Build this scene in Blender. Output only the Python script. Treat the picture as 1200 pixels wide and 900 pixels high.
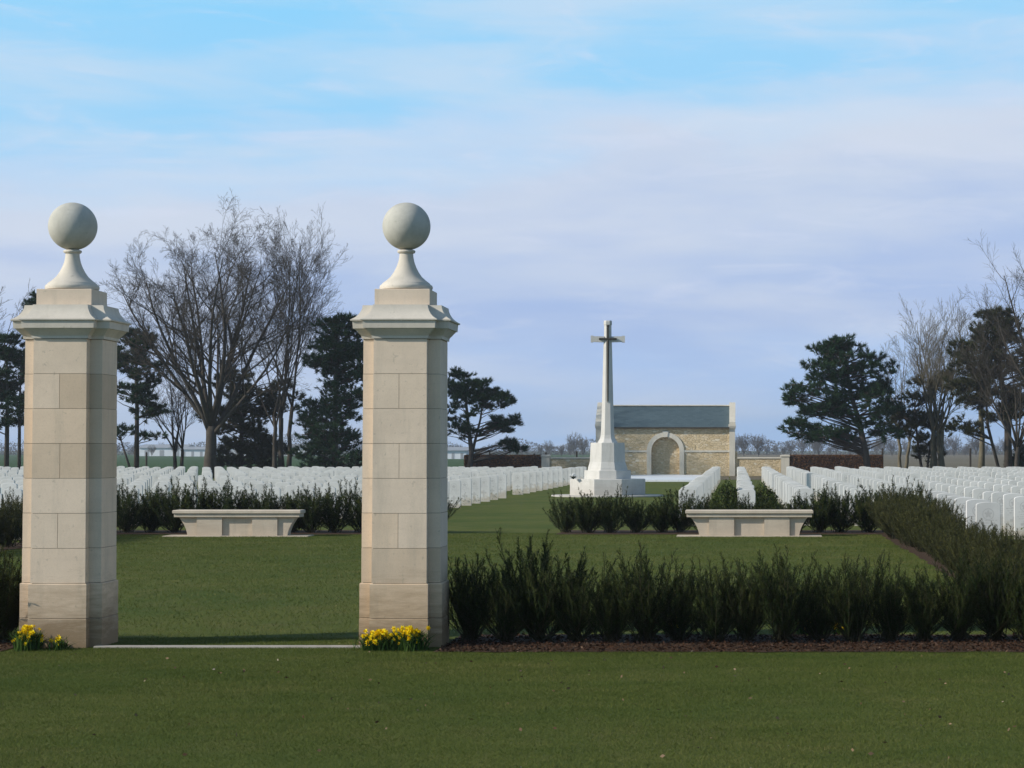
import bpy, math, random
import numpy as np
from mathutils import Vector, Matrix

# ------------------------------------------------------------------ camera, sky, sun, exposure
for o in list(bpy.data.objects): bpy.data.objects.remove(o)
SC = bpy.context.scene
COL = SC.collection
R = math.radians
F, VX, H = 2600.0, 864.0, 1.6          # focal length in px of a 1200 px wide picture, centre column, eye height
CAMX = 4.5
cam = bpy.data.cameras.new('camera'); camo = bpy.data.objects.new('camera', cam); COL.objects.link(camo)
camo.location = (CAMX, 0, H)
camo.rotation_euler = (R(90) + math.atan(78.0 / F), 0, 0)
cam.sensor_width = 36; cam.lens = 36 * F / 1200; cam.shift_x = -(VX - 600) / 1200
cam.clip_start = 0.5; cam.clip_end = 12000
SC.camera = camo

SUN_AZ, SUN_EL = 21.0, 28.0            # sun stands to the left, a little behind the camera
to_sun = Vector((-math.cos(R(SUN_AZ)) * math.cos(R(SUN_EL)), -math.sin(R(SUN_AZ)) * math.cos(R(SUN_EL)), math.sin(R(SUN_EL))))
sl = bpy.data.lights.new('sun', 'SUN'); sl.energy = 4.6; sl.angle = R(0.6); sl.color = (1.0, 0.94, 0.84)
so = bpy.data.objects.new('sun', sl); COL.objects.link(so)
so.rotation_euler = to_sun.to_track_quat('Z', 'Y').to_euler()

W = bpy.data.worlds.new('World'); SC.world = W; W.use_nodes = True
wn = W.node_tree.nodes; wl = W.node_tree.links; wn.clear()
def N(nodes, t, **kw):
    n = nodes.new(t)
    for k, v in kw.items():
        if k.startswith('i_'): n.inputs[k[2:].replace('_', ' ')].default_value = v
        else: setattr(n, k, v)
    return n
sky = N(wn, 'ShaderNodeTexSky', sky_type='NISHITA', sun_disc=False, sun_elevation=R(SUN_EL),
        sun_rotation=math.atan2(to_sun.x, to_sun.y), altitude=50, air_density=1.0, dust_density=0.6, ozone_density=2.0)
tc = N(wn, 'ShaderNodeTexCoord')
sep = N(wn, 'ShaderNodeSeparateXYZ'); wl.new(tc.outputs['Generated'], sep.inputs[0])
def wmath(op, a, b=None, c=None, clamp=False):
    m = N(wn, 'ShaderNodeMath', operation=op, use_clamp=clamp)
    for i, v in enumerate((a, b, c)):
        if v is None: continue
        if isinstance(v, (int, float)): m.inputs[i].default_value = v
        else: wl.new(v, m.inputs[i])
    return m.outputs[0]
def wnoise(scale, detail, rough, dist, offs=(0, 0, 0)):
    mp = N(wn, 'ShaderNodeMapping'); mp.inputs['Scale'].default_value = scale; mp.inputs['Location'].default_value = offs
    wl.new(tc.outputs['Generated'], mp.inputs[0])
    n = N(wn, 'ShaderNodeTexNoise'); n.inputs['Scale'].default_value = 1.0; n.inputs['Detail'].default_value = detail
    n.inputs['Roughness'].default_value = rough; n.inputs['Distortion'].default_value = dist
    wl.new(mp.outputs[0], n.inputs['Vector']); return n.outputs['Fac']
def wramp(f, stops, interp='EASE'):
    r = N(wn, 'ShaderNodeValToRGB'); r.color_ramp.interpolation = interp
    e = r.color_ramp.elements
    while len(e) < len(stops): e.new(0.5)
    for i, (p, c) in enumerate(stops): e[i].position = p; e[i].color = (*c, 1)
    if not isinstance(f, (int, float)): wl.new(f, r.inputs[0])
    return r.outputs[0]
# cloud banks: long horizontal streaks low down, clear blue gap above, light wisps in it
Z = sep.outputs['Z']
big = wnoise((4.0, 4.0, 15.0), 4, 0.5, 0.2, (3.1, 0, 0.4))
fine = wnoise((11.0, 11.0, 42.0), 6, 0.6, 0.6, (0.7, 2, 0))
zz = wmath('MULTIPLY', Z, 4.0)
zwarp = wmath('ADD', zz, wmath('MULTIPLY', wmath('SUBTRACT', big, 0.5), 0.45))
zwarp = wmath('ADD', zwarp, wmath('MULTIPLY', wmath('SUBTRACT', fine, 0.5), 0.14))
zwarp = wmath('SUBTRACT', zwarp, wmath('MULTIPLY', sep.outputs['X'], 0.42))
K = 10.7
def lin(r, g, b, k=K):
    f = lambda c: ((c / 255 + 0.055) / 1.055) ** 2.4
    return (f(r) * k, f(g) * k, f(b) * k)
cloudcol = wramp(zwarp, [(0.0, lin(158, 195, 242)), (0.13, lin(170, 198, 238)), (0.30, lin(166, 189, 229)),
                         (0.50, lin(195, 209, 231)), (0.60, lin(184, 212, 240)), (0.70, lin(152, 208, 245)), (1.0, lin(132, 206, 248))])
streak = wramp(wnoise((6.0, 6.0, 38.0), 5, 0.5, 0.3, (5, 1, 2)), [(0.38, (0, 0, 0)), (0.68, (1, 1, 1))])
mx1 = N(wn, 'ShaderNodeMix', data_type='RGBA'); wl.new(wmath('MULTIPLY', streak, 0.48), mx1.inputs[0])
wl.new(cloudcol, mx1.inputs[6]); mx1.inputs[7].default_value = (*lin(214, 221, 233), 1)
wisps = wramp(wnoise((14.0, 14.0, 60.0), 6, 0.62, 1.2, (1, 7, 4)), [(0.50, (0, 0, 0)), (0.78, (1, 1, 1))])
mx2 = N(wn, 'ShaderNodeMix', data_type='RGBA'); wl.new(wmath('MULTIPLY', wisps, 0.38), mx2.inputs[0])
wl.new(mx1.outputs[2], mx2.inputs[6]); mx2.inputs[7].default_value = (*lin(215, 222, 240), 1)
# the cloud bank covers the low sky; higher up it opens into broken cloud over the clear sky
cov = wramp(wmath('ADD', Z, wmath('MULTIPLY', wmath('SUBTRACT', big, 0.5), 0.25)), [(0.24, (1, 1, 1)), (0.42, (0.12, 0.12, 0.12))])
mx3 = N(wn, 'ShaderNodeMix', data_type='RGBA'); wl.new(wmath('MULTIPLY', cov, 1.0), mx3.inputs[0])
wl.new(sky.outputs[0], mx3.inputs[6]); wl.new(mx2.outputs[2], mx3.inputs[7])
bg = N(wn, 'ShaderNodeBackground'); bg.inputs['Strength'].default_value = 0.1
wl.new(mx3.outputs[2], bg.inputs[0])
wo = N(wn, 'ShaderNodeOutputWorld'); wl.new(bg.outputs[0], wo.inputs['Surface'])

SC.view_settings.view_transform = 'Standard'; SC.view_settings.look = 'None'
SC.view_settings.exposure = 0.0; SC.view_settings.gamma = 1.0
try: SC.view_settings.use_curve_mapping = False
except Exception: pass
SC.render.engine = 'CYCLES'
SC.cycles.max_bounces = 6; SC.cycles.volume_bounces = 0
SC.cycles.transparent_max_bounces = 4

def wx(px, y): return CAMX + (px - VX) * y / F        # world x of a picture column at depth y

# ------------------------------------------------------------------ materials
def material(name):
    m = bpy.data.materials.new(name); m.use_nodes = True
    nt = m.node_tree; b = nt.nodes['Principled BSDF']; b.inputs['Roughness'].default_value = 0.85
    b.inputs['Specular IOR Level'].default_value = 0.25
    return m, nt, b
class G:
    """small node graph helper"""
    def __init__(s, nt): s.nt = nt; s.n = nt.nodes; s.l = nt.links
    def coord(s, kind='Object'): return s.n.new('ShaderNodeTexCoord').outputs[kind]
    def pos(s): return s.n.new('ShaderNodeNewGeometry').outputs['Position']
    def map(s, v, scale=(1, 1, 1), loc=(0, 0, 0)):
        m = s.n.new('ShaderNodeMapping'); s.l.new(v, m.inputs[0]); m.inputs['Scale'].default_value = scale; m.inputs['Location'].default_value = loc
        return m.outputs[0]
    def noise(s, v, scale, detail=4, rough=0.55, dist=0, out='Fac'):
        t = s.n.new('ShaderNodeTexNoise'); s.l.new(v, t.inputs['Vector']); t.inputs['Scale'].default_value = scale
        t.inputs['Detail'].default_value = detail; t.inputs['Roughness'].default_value = rough; t.inputs['Distortion'].default_value = dist
        return t.outputs[out]
    def vor(s, v, scale, feature='F1', out='Distance'):
        t = s.n.new('ShaderNodeTexVoronoi'); t.feature = feature; s.l.new(v, t.inputs['Vector']); t.inputs['Scale'].default_value = scale
        return t.outputs[out]
    def ramp(s, f, stops, interp='LINEAR'):
        r = s.n.new('ShaderNodeValToRGB'); r.color_ramp.interpolation = interp; e = r.color_ramp.elements
        while len(e) < len(stops): e.new(0.5)
        for i, (p, c) in enumerate(stops):
            e[i].position = p; e[i].color = (*(c if isinstance(c, tuple) else (c, c, c)), 1)
        s.l.new(f, r.inputs[0]); return r.outputs[0]
    def mix(s, f, a, b, mode='MIX'):
        m = s.n.new('ShaderNodeMix'); m.data_type = 'RGBA'; m.blend_type = mode
        for v, i in ((f, 0), (a, 6), (b, 7)):
            if isinstance(v, (int, float)): m.inputs[i].default_value = v if i == 0 else (v, v, v, 1)
            elif isinstance(v, tuple): m.inputs[i].default_value = (*v, 1)
            else: s.l.new(v, m.inputs[i])
        return m.outputs[2]
    def math(s, op, a, b=None, c=None, clamp=False):
        m = s.n.new('ShaderNodeMath'); m.operation = op; m.use_clamp = clamp
        for i, v in enumerate((a, b, c)):
            if v is None: continue
            if isinstance(v, (int, float)): m.inputs[i].default_value = v
            else: s.l.new(v, m.inputs[i])
        return m.outputs[0]
    def sep(s, v): q = s.n.new('ShaderNodeSeparateXYZ'); s.l.new(v, q.inputs[0]); return q.outputs
    def bump(s, h, strength=0.3, dist=0.01, normal=None):
        b = s.n.new('ShaderNodeBump'); s.l.new(h, b.inputs['Height']); b.inputs['Strength'].default_value = strength
        b.inputs['Distance'].default_value = dist
        if normal is not None: s.l.new(normal, b.inputs['Normal'])
        return b.outputs[0]
    def rnd(s): return s.n.new('ShaderNodeObjectInfo').outputs['Random']

def stone_mat(name, c1, c2, scale=3.0, stain=0.0, stain_col=(0.16, 0.11, 0.06), joints=False, rough=0.85):
    m, nt, b = material(name); g = G(nt); p = g.coord()
    P = g.pos()
    base = g.mix(g.ramp(g.noise(P, scale, 6, 0.6), [(0.3, 0), (0.7, 1)]), c1, c2)
    streaks = g.noise(g.map(P, (1.2, 1.2, 14)), 1.0, 5, 0.65, 0.4)
    base = g.mix(g.math('MULTIPLY', g.ramp(streaks, [(0.5, 0), (0.75, 1)]), 0.35), base, tuple(x * 0.8 for x in c1))
    fn = g.noise(P, 90, 3, 0.6)
    base = g.mix(g.math('MULTIPLY', g.ramp(fn, [(0.35, 1), (0.5, 0)]), 0.18), base, tuple(x * 0.65 for x in c1))
    if joints:
        # ashlar blocks differ a little from each other
        a = nt.nodes.new('ShaderNodeAttribute'); a.attribute_name = 'block'
        base = g.mix(1.0, base, g.ramp(a.outputs['Fac'], [(0, (0.84, 0.80, 0.74)), (0.4, (0.98, 0.97, 0.95)), (0.7, (1.0, 1.0, 1.0)), (1, (0.96, 0.87, 0.75))]), 'MULTIPLY')
    # grey algae and rain streaks, run down from the ledges
    al = g.ramp(g.noise(g.map(P, (7, 7, 0.9)), 1.0, 6, 0.65), [(0.50, 0), (0.72, 1)])
    base = g.mix(g.math('MULTIPLY', al, 0.30), base, (0.30, 0.285, 0.23))
    sp_ = g.ramp(g.noise(P, 26, 3, 0.5), [(0.66, 0), (0.72, 1)])
    base = g.mix(g.math('MULTIPLY', sp_, 0.30), base, (0.26, 0.25, 0.20))
    if stain:
        z = g.sep(P)[2]
        k = g.math('ADD', z, g.math('MULTIPLY', g.math('SUBTRACT', g.noise(g.map(P, (2.2, 2.2, 13)), 1.4, 6, 0.7), 0.5), 0.75))
        f = g.ramp(k, [(0.10, 0.9), (0.28, 0.55), (0.60, 0.0)])
        base = g.mix(g.math('MULTIPLY', f, stain), base, stain_col)
    nt.links.new(base, b.inputs['Base Color'])
    h = g.math('ADD', g.math('MULTIPLY', fn, 0.4), g.noise(P, 14, 5, 0.6))
    nt.links.new(g.bump(h, 0.25, 0.006), b.inputs['Normal']); b.inputs['Roughness'].default_value = rough
    return m

M = {}
M['pier'] = stone_mat('pier_limestone', (0.75, 0.62, 0.485), (0.66, 0.545, 0.425), 3.0, 0.9, (0.19, 0.125, 0.06), True)
M['cap'] = stone_mat('cap_limestone', (0.66, 0.60, 0.51), (0.56, 0.51, 0.435), 4.0)
M['ball'] = stone_mat('weathered_limestone', (0.56, 0.54, 0.475), (0.43, 0.42, 0.37), 7.0)
M['cross'] = stone_mat('portland_stone', (0.64, 0.615, 0.57), (0.56, 0.54, 0.50), 2.0, 0.3)
M['bench'] = stone_mat('bench_limestone', (0.68, 0.58, 0.46), (0.58, 0.485, 0.38), 3.0, 0.25)
M['trim'] = stone_mat('shelter_trim_stone', (0.68, 0.63, 0.53), (0.60, 0.555, 0.46), 2.0)
M['kerb'] = stone_mat('kerb_stone', (0.42, 0.38, 0.33), (0.30, 0.27, 0.23), 6.0)
M['paving'] = stone_mat('terrace_paving', (0.86, 0.87, 0.88), (0.80, 0.82, 0.84), 1.0, rough=0.4)

def joint_mat():
    m, nt, b = material('mortar_joint'); b.inputs['Base Color'].default_value = (0.20, 0.16, 0.12, 1); return m
M['joint'] = joint_mat()

def headstone_mat():
    m, nt, b = material('headstone_stone'); g = G(nt)
    P = g.pos(); uv = g.coord('UV'); q = g.sep(uv); u, v = q[0], q[1]     # metres on the face: u across (0 = middle), v up
    base = g.mix(g.ramp(g.noise(P, 0.9, 5, 0.7), [(0.3, 0), (0.7, 1)]), (0.76, 0.745, 0.715), (0.60, 0.59, 0.56))
    base = g.mix(g.math('MULTIPLY', g.ramp(g.noise(P, 30, 4, 0.6), [(0.5, 0), (0.8, 1)]), 0.25), base, (0.55, 0.54, 0.5))
    rnd = g.rnd()
    # carved badge: leaf-like ring near the top
    du = g.math('MULTIPLY', u, 1.0); dv = g.math('SUBTRACT', v, 0.62)
    rr = g.math('SQRT', g.math('ADD', g.math('MULTIPLY', du, du), g.math('MULTIPLY', dv, dv)))
    ang = g.math('ARCTAN2', du, dv)
    lobes = g.math('MULTIPLY', g.math('COSINE', g.math('MULTIPLY', ang, 5.0)), 0.014)
    leaf = g.math('LESS_THAN', g.math('SUBTRACT', rr, lobes), 0.048)
    ring = g.math('LESS_THAN', g.math('ABSOLUTE', g.math('SUBTRACT', rr, 0.085)), 0.006)
    badge = g.math('MAXIMUM', leaf, ring)
    # lines of lettering
    line = g.math('FRACT', g.math('MULTIPLY', v, 24.0))
    inline = g.math('MULTIPLY', g.math('GREATER_THAN', line, 0.35), g.math('LESS_THAN', line, 0.8))
    lv = g.math('FLOOR', g.math('MULTIPLY', v, 24.0))
    cmb = nt.nodes.new('ShaderNodeCombineXYZ'); g.l.new(g.math('MULTIPLY', u, 95.0), cmb.inputs[0]); g.l.new(lv, cmb.inputs[1]); g.l.new(g.math('MULTIPLY', rnd, 90.0), cmb.inputs[2])
    t = g.noise(cmb.outputs[0], 1.0, 0, 0.5)
    wid = g.math('LESS_THAN', g.math('ABSOLUTE', u), g.math('ADD', 0.09, g.math('MULTIPLY', g.math('FRACT', g.math('MULTIPLY', g.math('ADD', lv, g.math('MULTIPLY', rnd, 7.0)), 0.377)), 0.07)))
    zone = g.math('MULTIPLY', g.math('GREATER_THAN', v, 0.40), g.math('LESS_THAN', v, 0.535))
    zone2 = g.math('MULTIPLY', g.math('GREATER_THAN', v, 0.06), g.math('LESS_THAN', v, 0.12))
    text = g.math('MULTIPLY', g.math('MULTIPLY', g.math('MULTIPLY', inline, g.math('GREATER_THAN', t, 0.5)), wid), g.math('MAXIMUM', zone, zone2))
    # latin cross
    c1 = g.math('MULTIPLY', g.math('LESS_THAN', g.math('ABSOLUTE', u), 0.022), g.math('LESS_THAN', g.math('ABSOLUTE', g.math('SUBTRACT', v, 0.26)), 0.11))
    c2 = g.math('MULTIPLY', g.math('LESS_THAN', g.math('ABSOLUTE', g.math('SUBTRACT', v, 0.30)), 0.022), g.math('LESS_THAN', g.math('ABSOLUTE', u), 0.075))
    carve = g.math('MAXIMUM', g.math('MAXIMUM', badge, text), g.math('MAXIMUM', c1, c2))
    base = g.mix(g.math('MULTIPLY', carve, 0.5), base, (0.40, 0.39, 0.37))
    foot = g.ramp(g.math('ADD', v, g.math('MULTIPLY', g.math('SUBTRACT', g.noise(P, 5, 4, 0.7), 0.62), 0.9)), [(0.0, 1), (0.16, 0)])
    base = g.mix(g.math('MULTIPLY', foot, 0.55), base, (0.45, 0.36, 0.24))
    nt.links.new(base, b.inputs['Base Color'])
    nt.links.new(g.bump(g.math('SUBTRACT', 1.0, carve), 0.4, 0.004), b.inputs['Normal'])
    return m
M['headstone'] = headstone_mat()

def grass_ground(name, cols, dry, scale=0.35):
    m, nt, b = material(name); g = G(nt); P = g.pos()
    c = g.mix(g.ramp(g.noise(P, scale, 6, 0.6, 0.3), [(0.32, 0), (0.68, 1)]), cols[0], cols[1])
    c = g.mix(g.math('MULTIPLY', g.ramp(g.noise(g.map(P, (1, 0.45, 1)), 1.7, 7, 0.7), [(0.48, 0), (0.68, 1)]), 0.5), c, dry)
    sp = g.noise(P, 55, 4, 0.75)
    c = g.mix(g.math('MULTIPLY', g.ramp(sp, [(0.38, 1), (0.52, 0)]), 0.55), c, tuple(x * 0.45 for x in cols[0]))
    c = g.mix(g.math('MULTIPLY', g.ramp(sp, [(0.55, 0), (0.7, 1)]), 0.35), c, tuple(x * 1.7 for x in cols[1]))
    nt.links.new(c, b.inputs['Base Color']); nt.links.new(g.bump(sp, 0.8, 0.03), b.inputs['Normal'])
    b.inputs['Roughness'].default_value = 0.95; b.inputs['Specular IOR Level'].default_value = 0.1
    return m
M['lawn'] = grass_ground('lawn_turf', ((0.074, 0.108, 0.019), (0.128, 0.140, 0.030)), (0.17, 0.15, 0.052))
M['field_green'] = grass_ground('crop_field', ((0.05, 0.095, 0.035), (0.06, 0.11, 0.04)), (0.08, 0.11, 0.05), 0.02)
M['field_tan'] = grass_ground('stubble_field', ((0.15, 0.125, 0.085), (0.20, 0.17, 0.115)), (0.12, 0.125, 0.07), 0.02)

def plain(name, c1, c2, scale, rough=0.8, bump=0.3, bs=None, dist=0.01, trans=0.0, per=0.0):
    m, nt, b = material(name); g = G(nt); P = g.pos()
    c = g.mix(g.ramp(g.noise(P, scale, 5, 0.6), [(0.3, 0), (0.7, 1)]), c1, c2)
    if per: c = g.mix(1.0, c, g.ramp(g.rnd(), [(0, 1 - per), (1, 1 + per)]), 'MULTIPLY')
    nt.links.new(c, b.inputs['Base Color']); b.inputs['Roughness'].default_value = rough
    if bump: nt.links.new(g.bump(g.noise(P, bs or scale * 4, 4, 0.6), bump, dist), b.inputs['Normal'])
    if trans:
        b.inputs['Transmission Weight'].default_value = 0
        tr = nt.nodes.new('ShaderNodeBsdfTranslucent'); nt.links.new(c, tr.inputs[0])
        mxs = nt.nodes.new('ShaderNodeMixShader'); mxs.inputs[0].default_value = trans
        nt.links.new(b.outputs[0], mxs.inputs[1]); nt.links.new(tr.outputs[0], mxs.inputs[2])
        nt.links.new(mxs.outputs[0], nt.nodes['Material Output'].inputs['Surface'])
    return m
def leafmat(name, stops, scale=6.0, trans=0.25, rough=0.55, attr='shade'):
    """foliage: each leaf has its own tint in a vertex attribute"""
    m, nt, b = material(name); g = G(nt)
    a = nt.nodes.new('ShaderNodeAttribute'); a.attribute_name = attr
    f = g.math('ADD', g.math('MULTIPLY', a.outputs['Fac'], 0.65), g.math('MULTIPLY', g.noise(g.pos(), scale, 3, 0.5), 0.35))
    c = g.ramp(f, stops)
    nt.links.new(c, b.inputs['Base Color']); b.inputs['Roughness'].default_value = rough
    b.inputs['Specular IOR Level'].default_value = 0.08
    tr = nt.nodes.new('ShaderNodeBsdfTranslucent'); nt.links.new(c, tr.inputs[0])
    mxs = nt.nodes.new('ShaderNodeMixShader'); mxs.inputs[0].default_value = trans
    nt.links.new(b.outputs[0], mxs.inputs[1]); nt.links.new(tr.outputs[0], mxs.inputs[2])
    nt.links.new(mxs.outputs[0], nt.nodes['Material Output'].inputs['Surface'])
    return m
def grass_leaf(name, stops, *a):
    m = leafmat(name, stops, 0.55, 0.2, 0.7); nt = m.node_tree; g = G(nt)
    src = [l for l in nt.links if l.to_node.type == 'VALTORGB'][0]; rampn = src.to_node
    p2 = g.noise(g.map(g.pos(), (0.35, 1, 1)), 1.7, 7, 0.68)
    f = g.math('ADD', src.from_socket, g.math('MULTIPLY', g.math('SUBTRACT', p2, 0.5), 1.25))
    nt.links.new(f, rampn.inputs[0]); return m
M['yew'] = leafmat('yew_needles', [(0.15, (0.010, 0.022, 0.006)), (0.45, (0.022, 0.038, 0.010)), (0.75, (0.085, 0.095, 0.024)), (1, (0.16, 0.15, 0.04))])
M['yew_olive'] = leafmat('olive_yew_needles', [(0.15, (0.030, 0.036, 0.012)), (0.45, (0.062, 0.068, 0.022)), (0.75, (0.125, 0.115, 0.036)), (1, (0.19, 0.165, 0.055))])
M['yew_twig'] = plain('yew_twig', (0.022, 0.024, 0.010), (0.045, 0.038, 0.016), 20)
M['shrub'] = leafmat('pale_shrub_leaves', [(0.2, (0.05, 0.075, 0.02)), (0.6, (0.085, 0.11, 0.03)), (1, (0.17, 0.17, 0.06))])
M['pine'] = leafmat('pine_needles', [(0.15, (0.014, 0.036, 0.015)), (0.6, (0.030, 0.064, 0.028)), (1, (0.075, 0.115, 0.045))], 1.2, 0.15)
M['pine_olive'] = leafmat('olive_pine_needles', [(0.15, (0.026, 0.034, 0.014)), (0.6, (0.052, 0.056, 0.025)), (1, (0.105, 0.095, 0.045))], 1.2, 0.15)
M['beech'] = leafmat('dead_beech_leaves', [(0.2, (0.09, 0.045, 0.026)), (0.6, (0.17, 0.085, 0.045)), (1, (0.30, 0.18, 0.09))], 0.6, 0.1)
M['daff_leaf'] = leafmat('daffodil_leaves', [(0.2, (0.03, 0.07, 0.015)), (1, (0.09, 0.15, 0.03))])
M['daff'] = leafmat('daffodil_petals', [(0.2, (0.88, 0.60, 0.005)), (1, (0.95, 0.82, 0.02))], 20, 0.3)
M['grass_blade'] = grass_leaf('grass_blades', [(0.15, (0.058, 0.085, 0.016)), (0.55, (0.102, 0.126, 0.027)), (0.85, (0.18, 0.17, 0.055)), (1, (0.30, 0.25, 0.12))], 1.1, 0.2, 0.7)
M['bark'] = plain('grey_bark', (0.042, 0.035, 0.028), (0.075, 0.064, 0.050), 4, 0.9, 0.6, 18, 0.02)
M['bark_dark'] = plain('pine_bark', (0.05, 0.042, 0.036), (0.085, 0.068, 0.055), 4, 0.9, 0.6, 18, 0.02)
M['bark_pale'] = plain('pale_bark', (0.105, 0.09, 0.06), (0.165, 0.145, 0.10), 4, 0.9, 0.5, 18, 0.02)
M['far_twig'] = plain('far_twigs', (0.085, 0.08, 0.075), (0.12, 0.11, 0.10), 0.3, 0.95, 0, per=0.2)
M['soil'] = plain('mulch_soil', (0.050, 0.028, 0.015), (0.085, 0.048, 0.026), 9, 0.95, 0.9, 40, 0.04)
M['chip'] = leafmat('bark_chips', [(0.2, (0.028, 0.015, 0.009)), (0.8, (0.075, 0.038, 0.022)), (1, (0.30, 0.24, 0.17))], 8, 0.0)
M['litter'] = leafmat('dead_leaves', [(0.2, (0.07, 0.035, 0.02)), (0.7, (0.22, 0.15, 0.09)), (1, (0.5, 0.46, 0.38))], 8, 0.0)
M['slate'] = None
M['bronze'] = plain('bronze', (0.045, 0.038, 0.03), (0.07, 0.06, 0.045), 5, 0.5, 0)
M['post'] = plain('fence_post_wood', (0.035, 0.03, 0.025), (0.07, 0.06, 0.05), 6, 0.9, 0.4)
M['white_wall'] = plain('white_cladding', (0.75, 0.77, 0.8), (0.68, 0.7, 0.74), 0.3, 0.6, 0)
M['grey_roof'] = plain('grey_roof_sheet', (0.30, 0.31, 0.33), (0.36, 0.37, 0.39), 0.3, 0.6, 0)
M['white_petal'] = plain('white_petals', (0.78, 0.78, 0.76), (0.7, 0.7, 0.68), 20, 0.7, 0)

def slate_mat():
    m, nt, b = material('roof_slates'); g = G(nt); uv = g.coord('UV')
    br = nt.nodes.new('ShaderNodeTexBrick'); g.l.new(uv, br.inputs['Vector'])
    br.inputs['Scale'].default_value = 1.0; br.inputs['Brick Width'].default_value = 0.28; br.inputs['Row Height'].default_value = 0.17
    br.inputs['Mortar Size'].default_value = 0.008; br.inputs['Color1'].default_value = (0.055, 0.088, 0.102, 1)
    br.inputs['Color2'].default_value = (0.085, 0.125, 0.142, 1); br.inputs['Mortar'].default_value = (0.05, 0.07, 0.085, 1)
    c = g.mix(g.math('MULTIPLY', g.noise(g.pos(), 1.2, 5, 0.6), 0.5), br.outputs['Color'], (0.10, 0.135, 0.145))
    nt.links.new(c, b.inputs['Base Color']); b.inputs['Roughness'].default_value = 0.55
    nt.links.new(g.bump(br.outputs['Fac'], 0.4, -0.01), b.inputs['Normal']); return m
M['slate'] = slate_mat()
def rubble_mat():
    m, nt, b = material('rubble_limestone'); g = G(nt); P = g.map(g.pos(), (1, 1, 1.7))
    cell = g.vor(P, 4.6, 'F1', 'Color'); sx = g.sep(cell)
    edge = g.vor(P, 4.6, 'DISTANCE_TO_EDGE')
    c = g.ramp(sx[0], [(0.0, (0.56, 0.43, 0.25)), (0.5, (0.67, 0.53, 0.33)), (0.9, (0.74, 0.60, 0.40)), (1.0, (0.82, 0.74, 0.58))])
    c = g.mix(g.math('MULTIPLY', g.ramp(edge, [(0.0, 1), (0.07, 0)]), 0.55), c, (0.34, 0.26, 0.16))
    c = g.mix(g.math('MULTIPLY', g.noise(g.pos(), 0.9, 5, 0.7), 0.4), c, (0.55, 0.43, 0.26))
    nt.links.new(c, b.inputs['Base Color']); nt.links.new(g.bump(g.ramp(edge, [(0, 0), (0.12, 1)]), 0.7, 0.03), b.inputs['Normal'])
    return m
M['rubble'] = rubble_mat()

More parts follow.
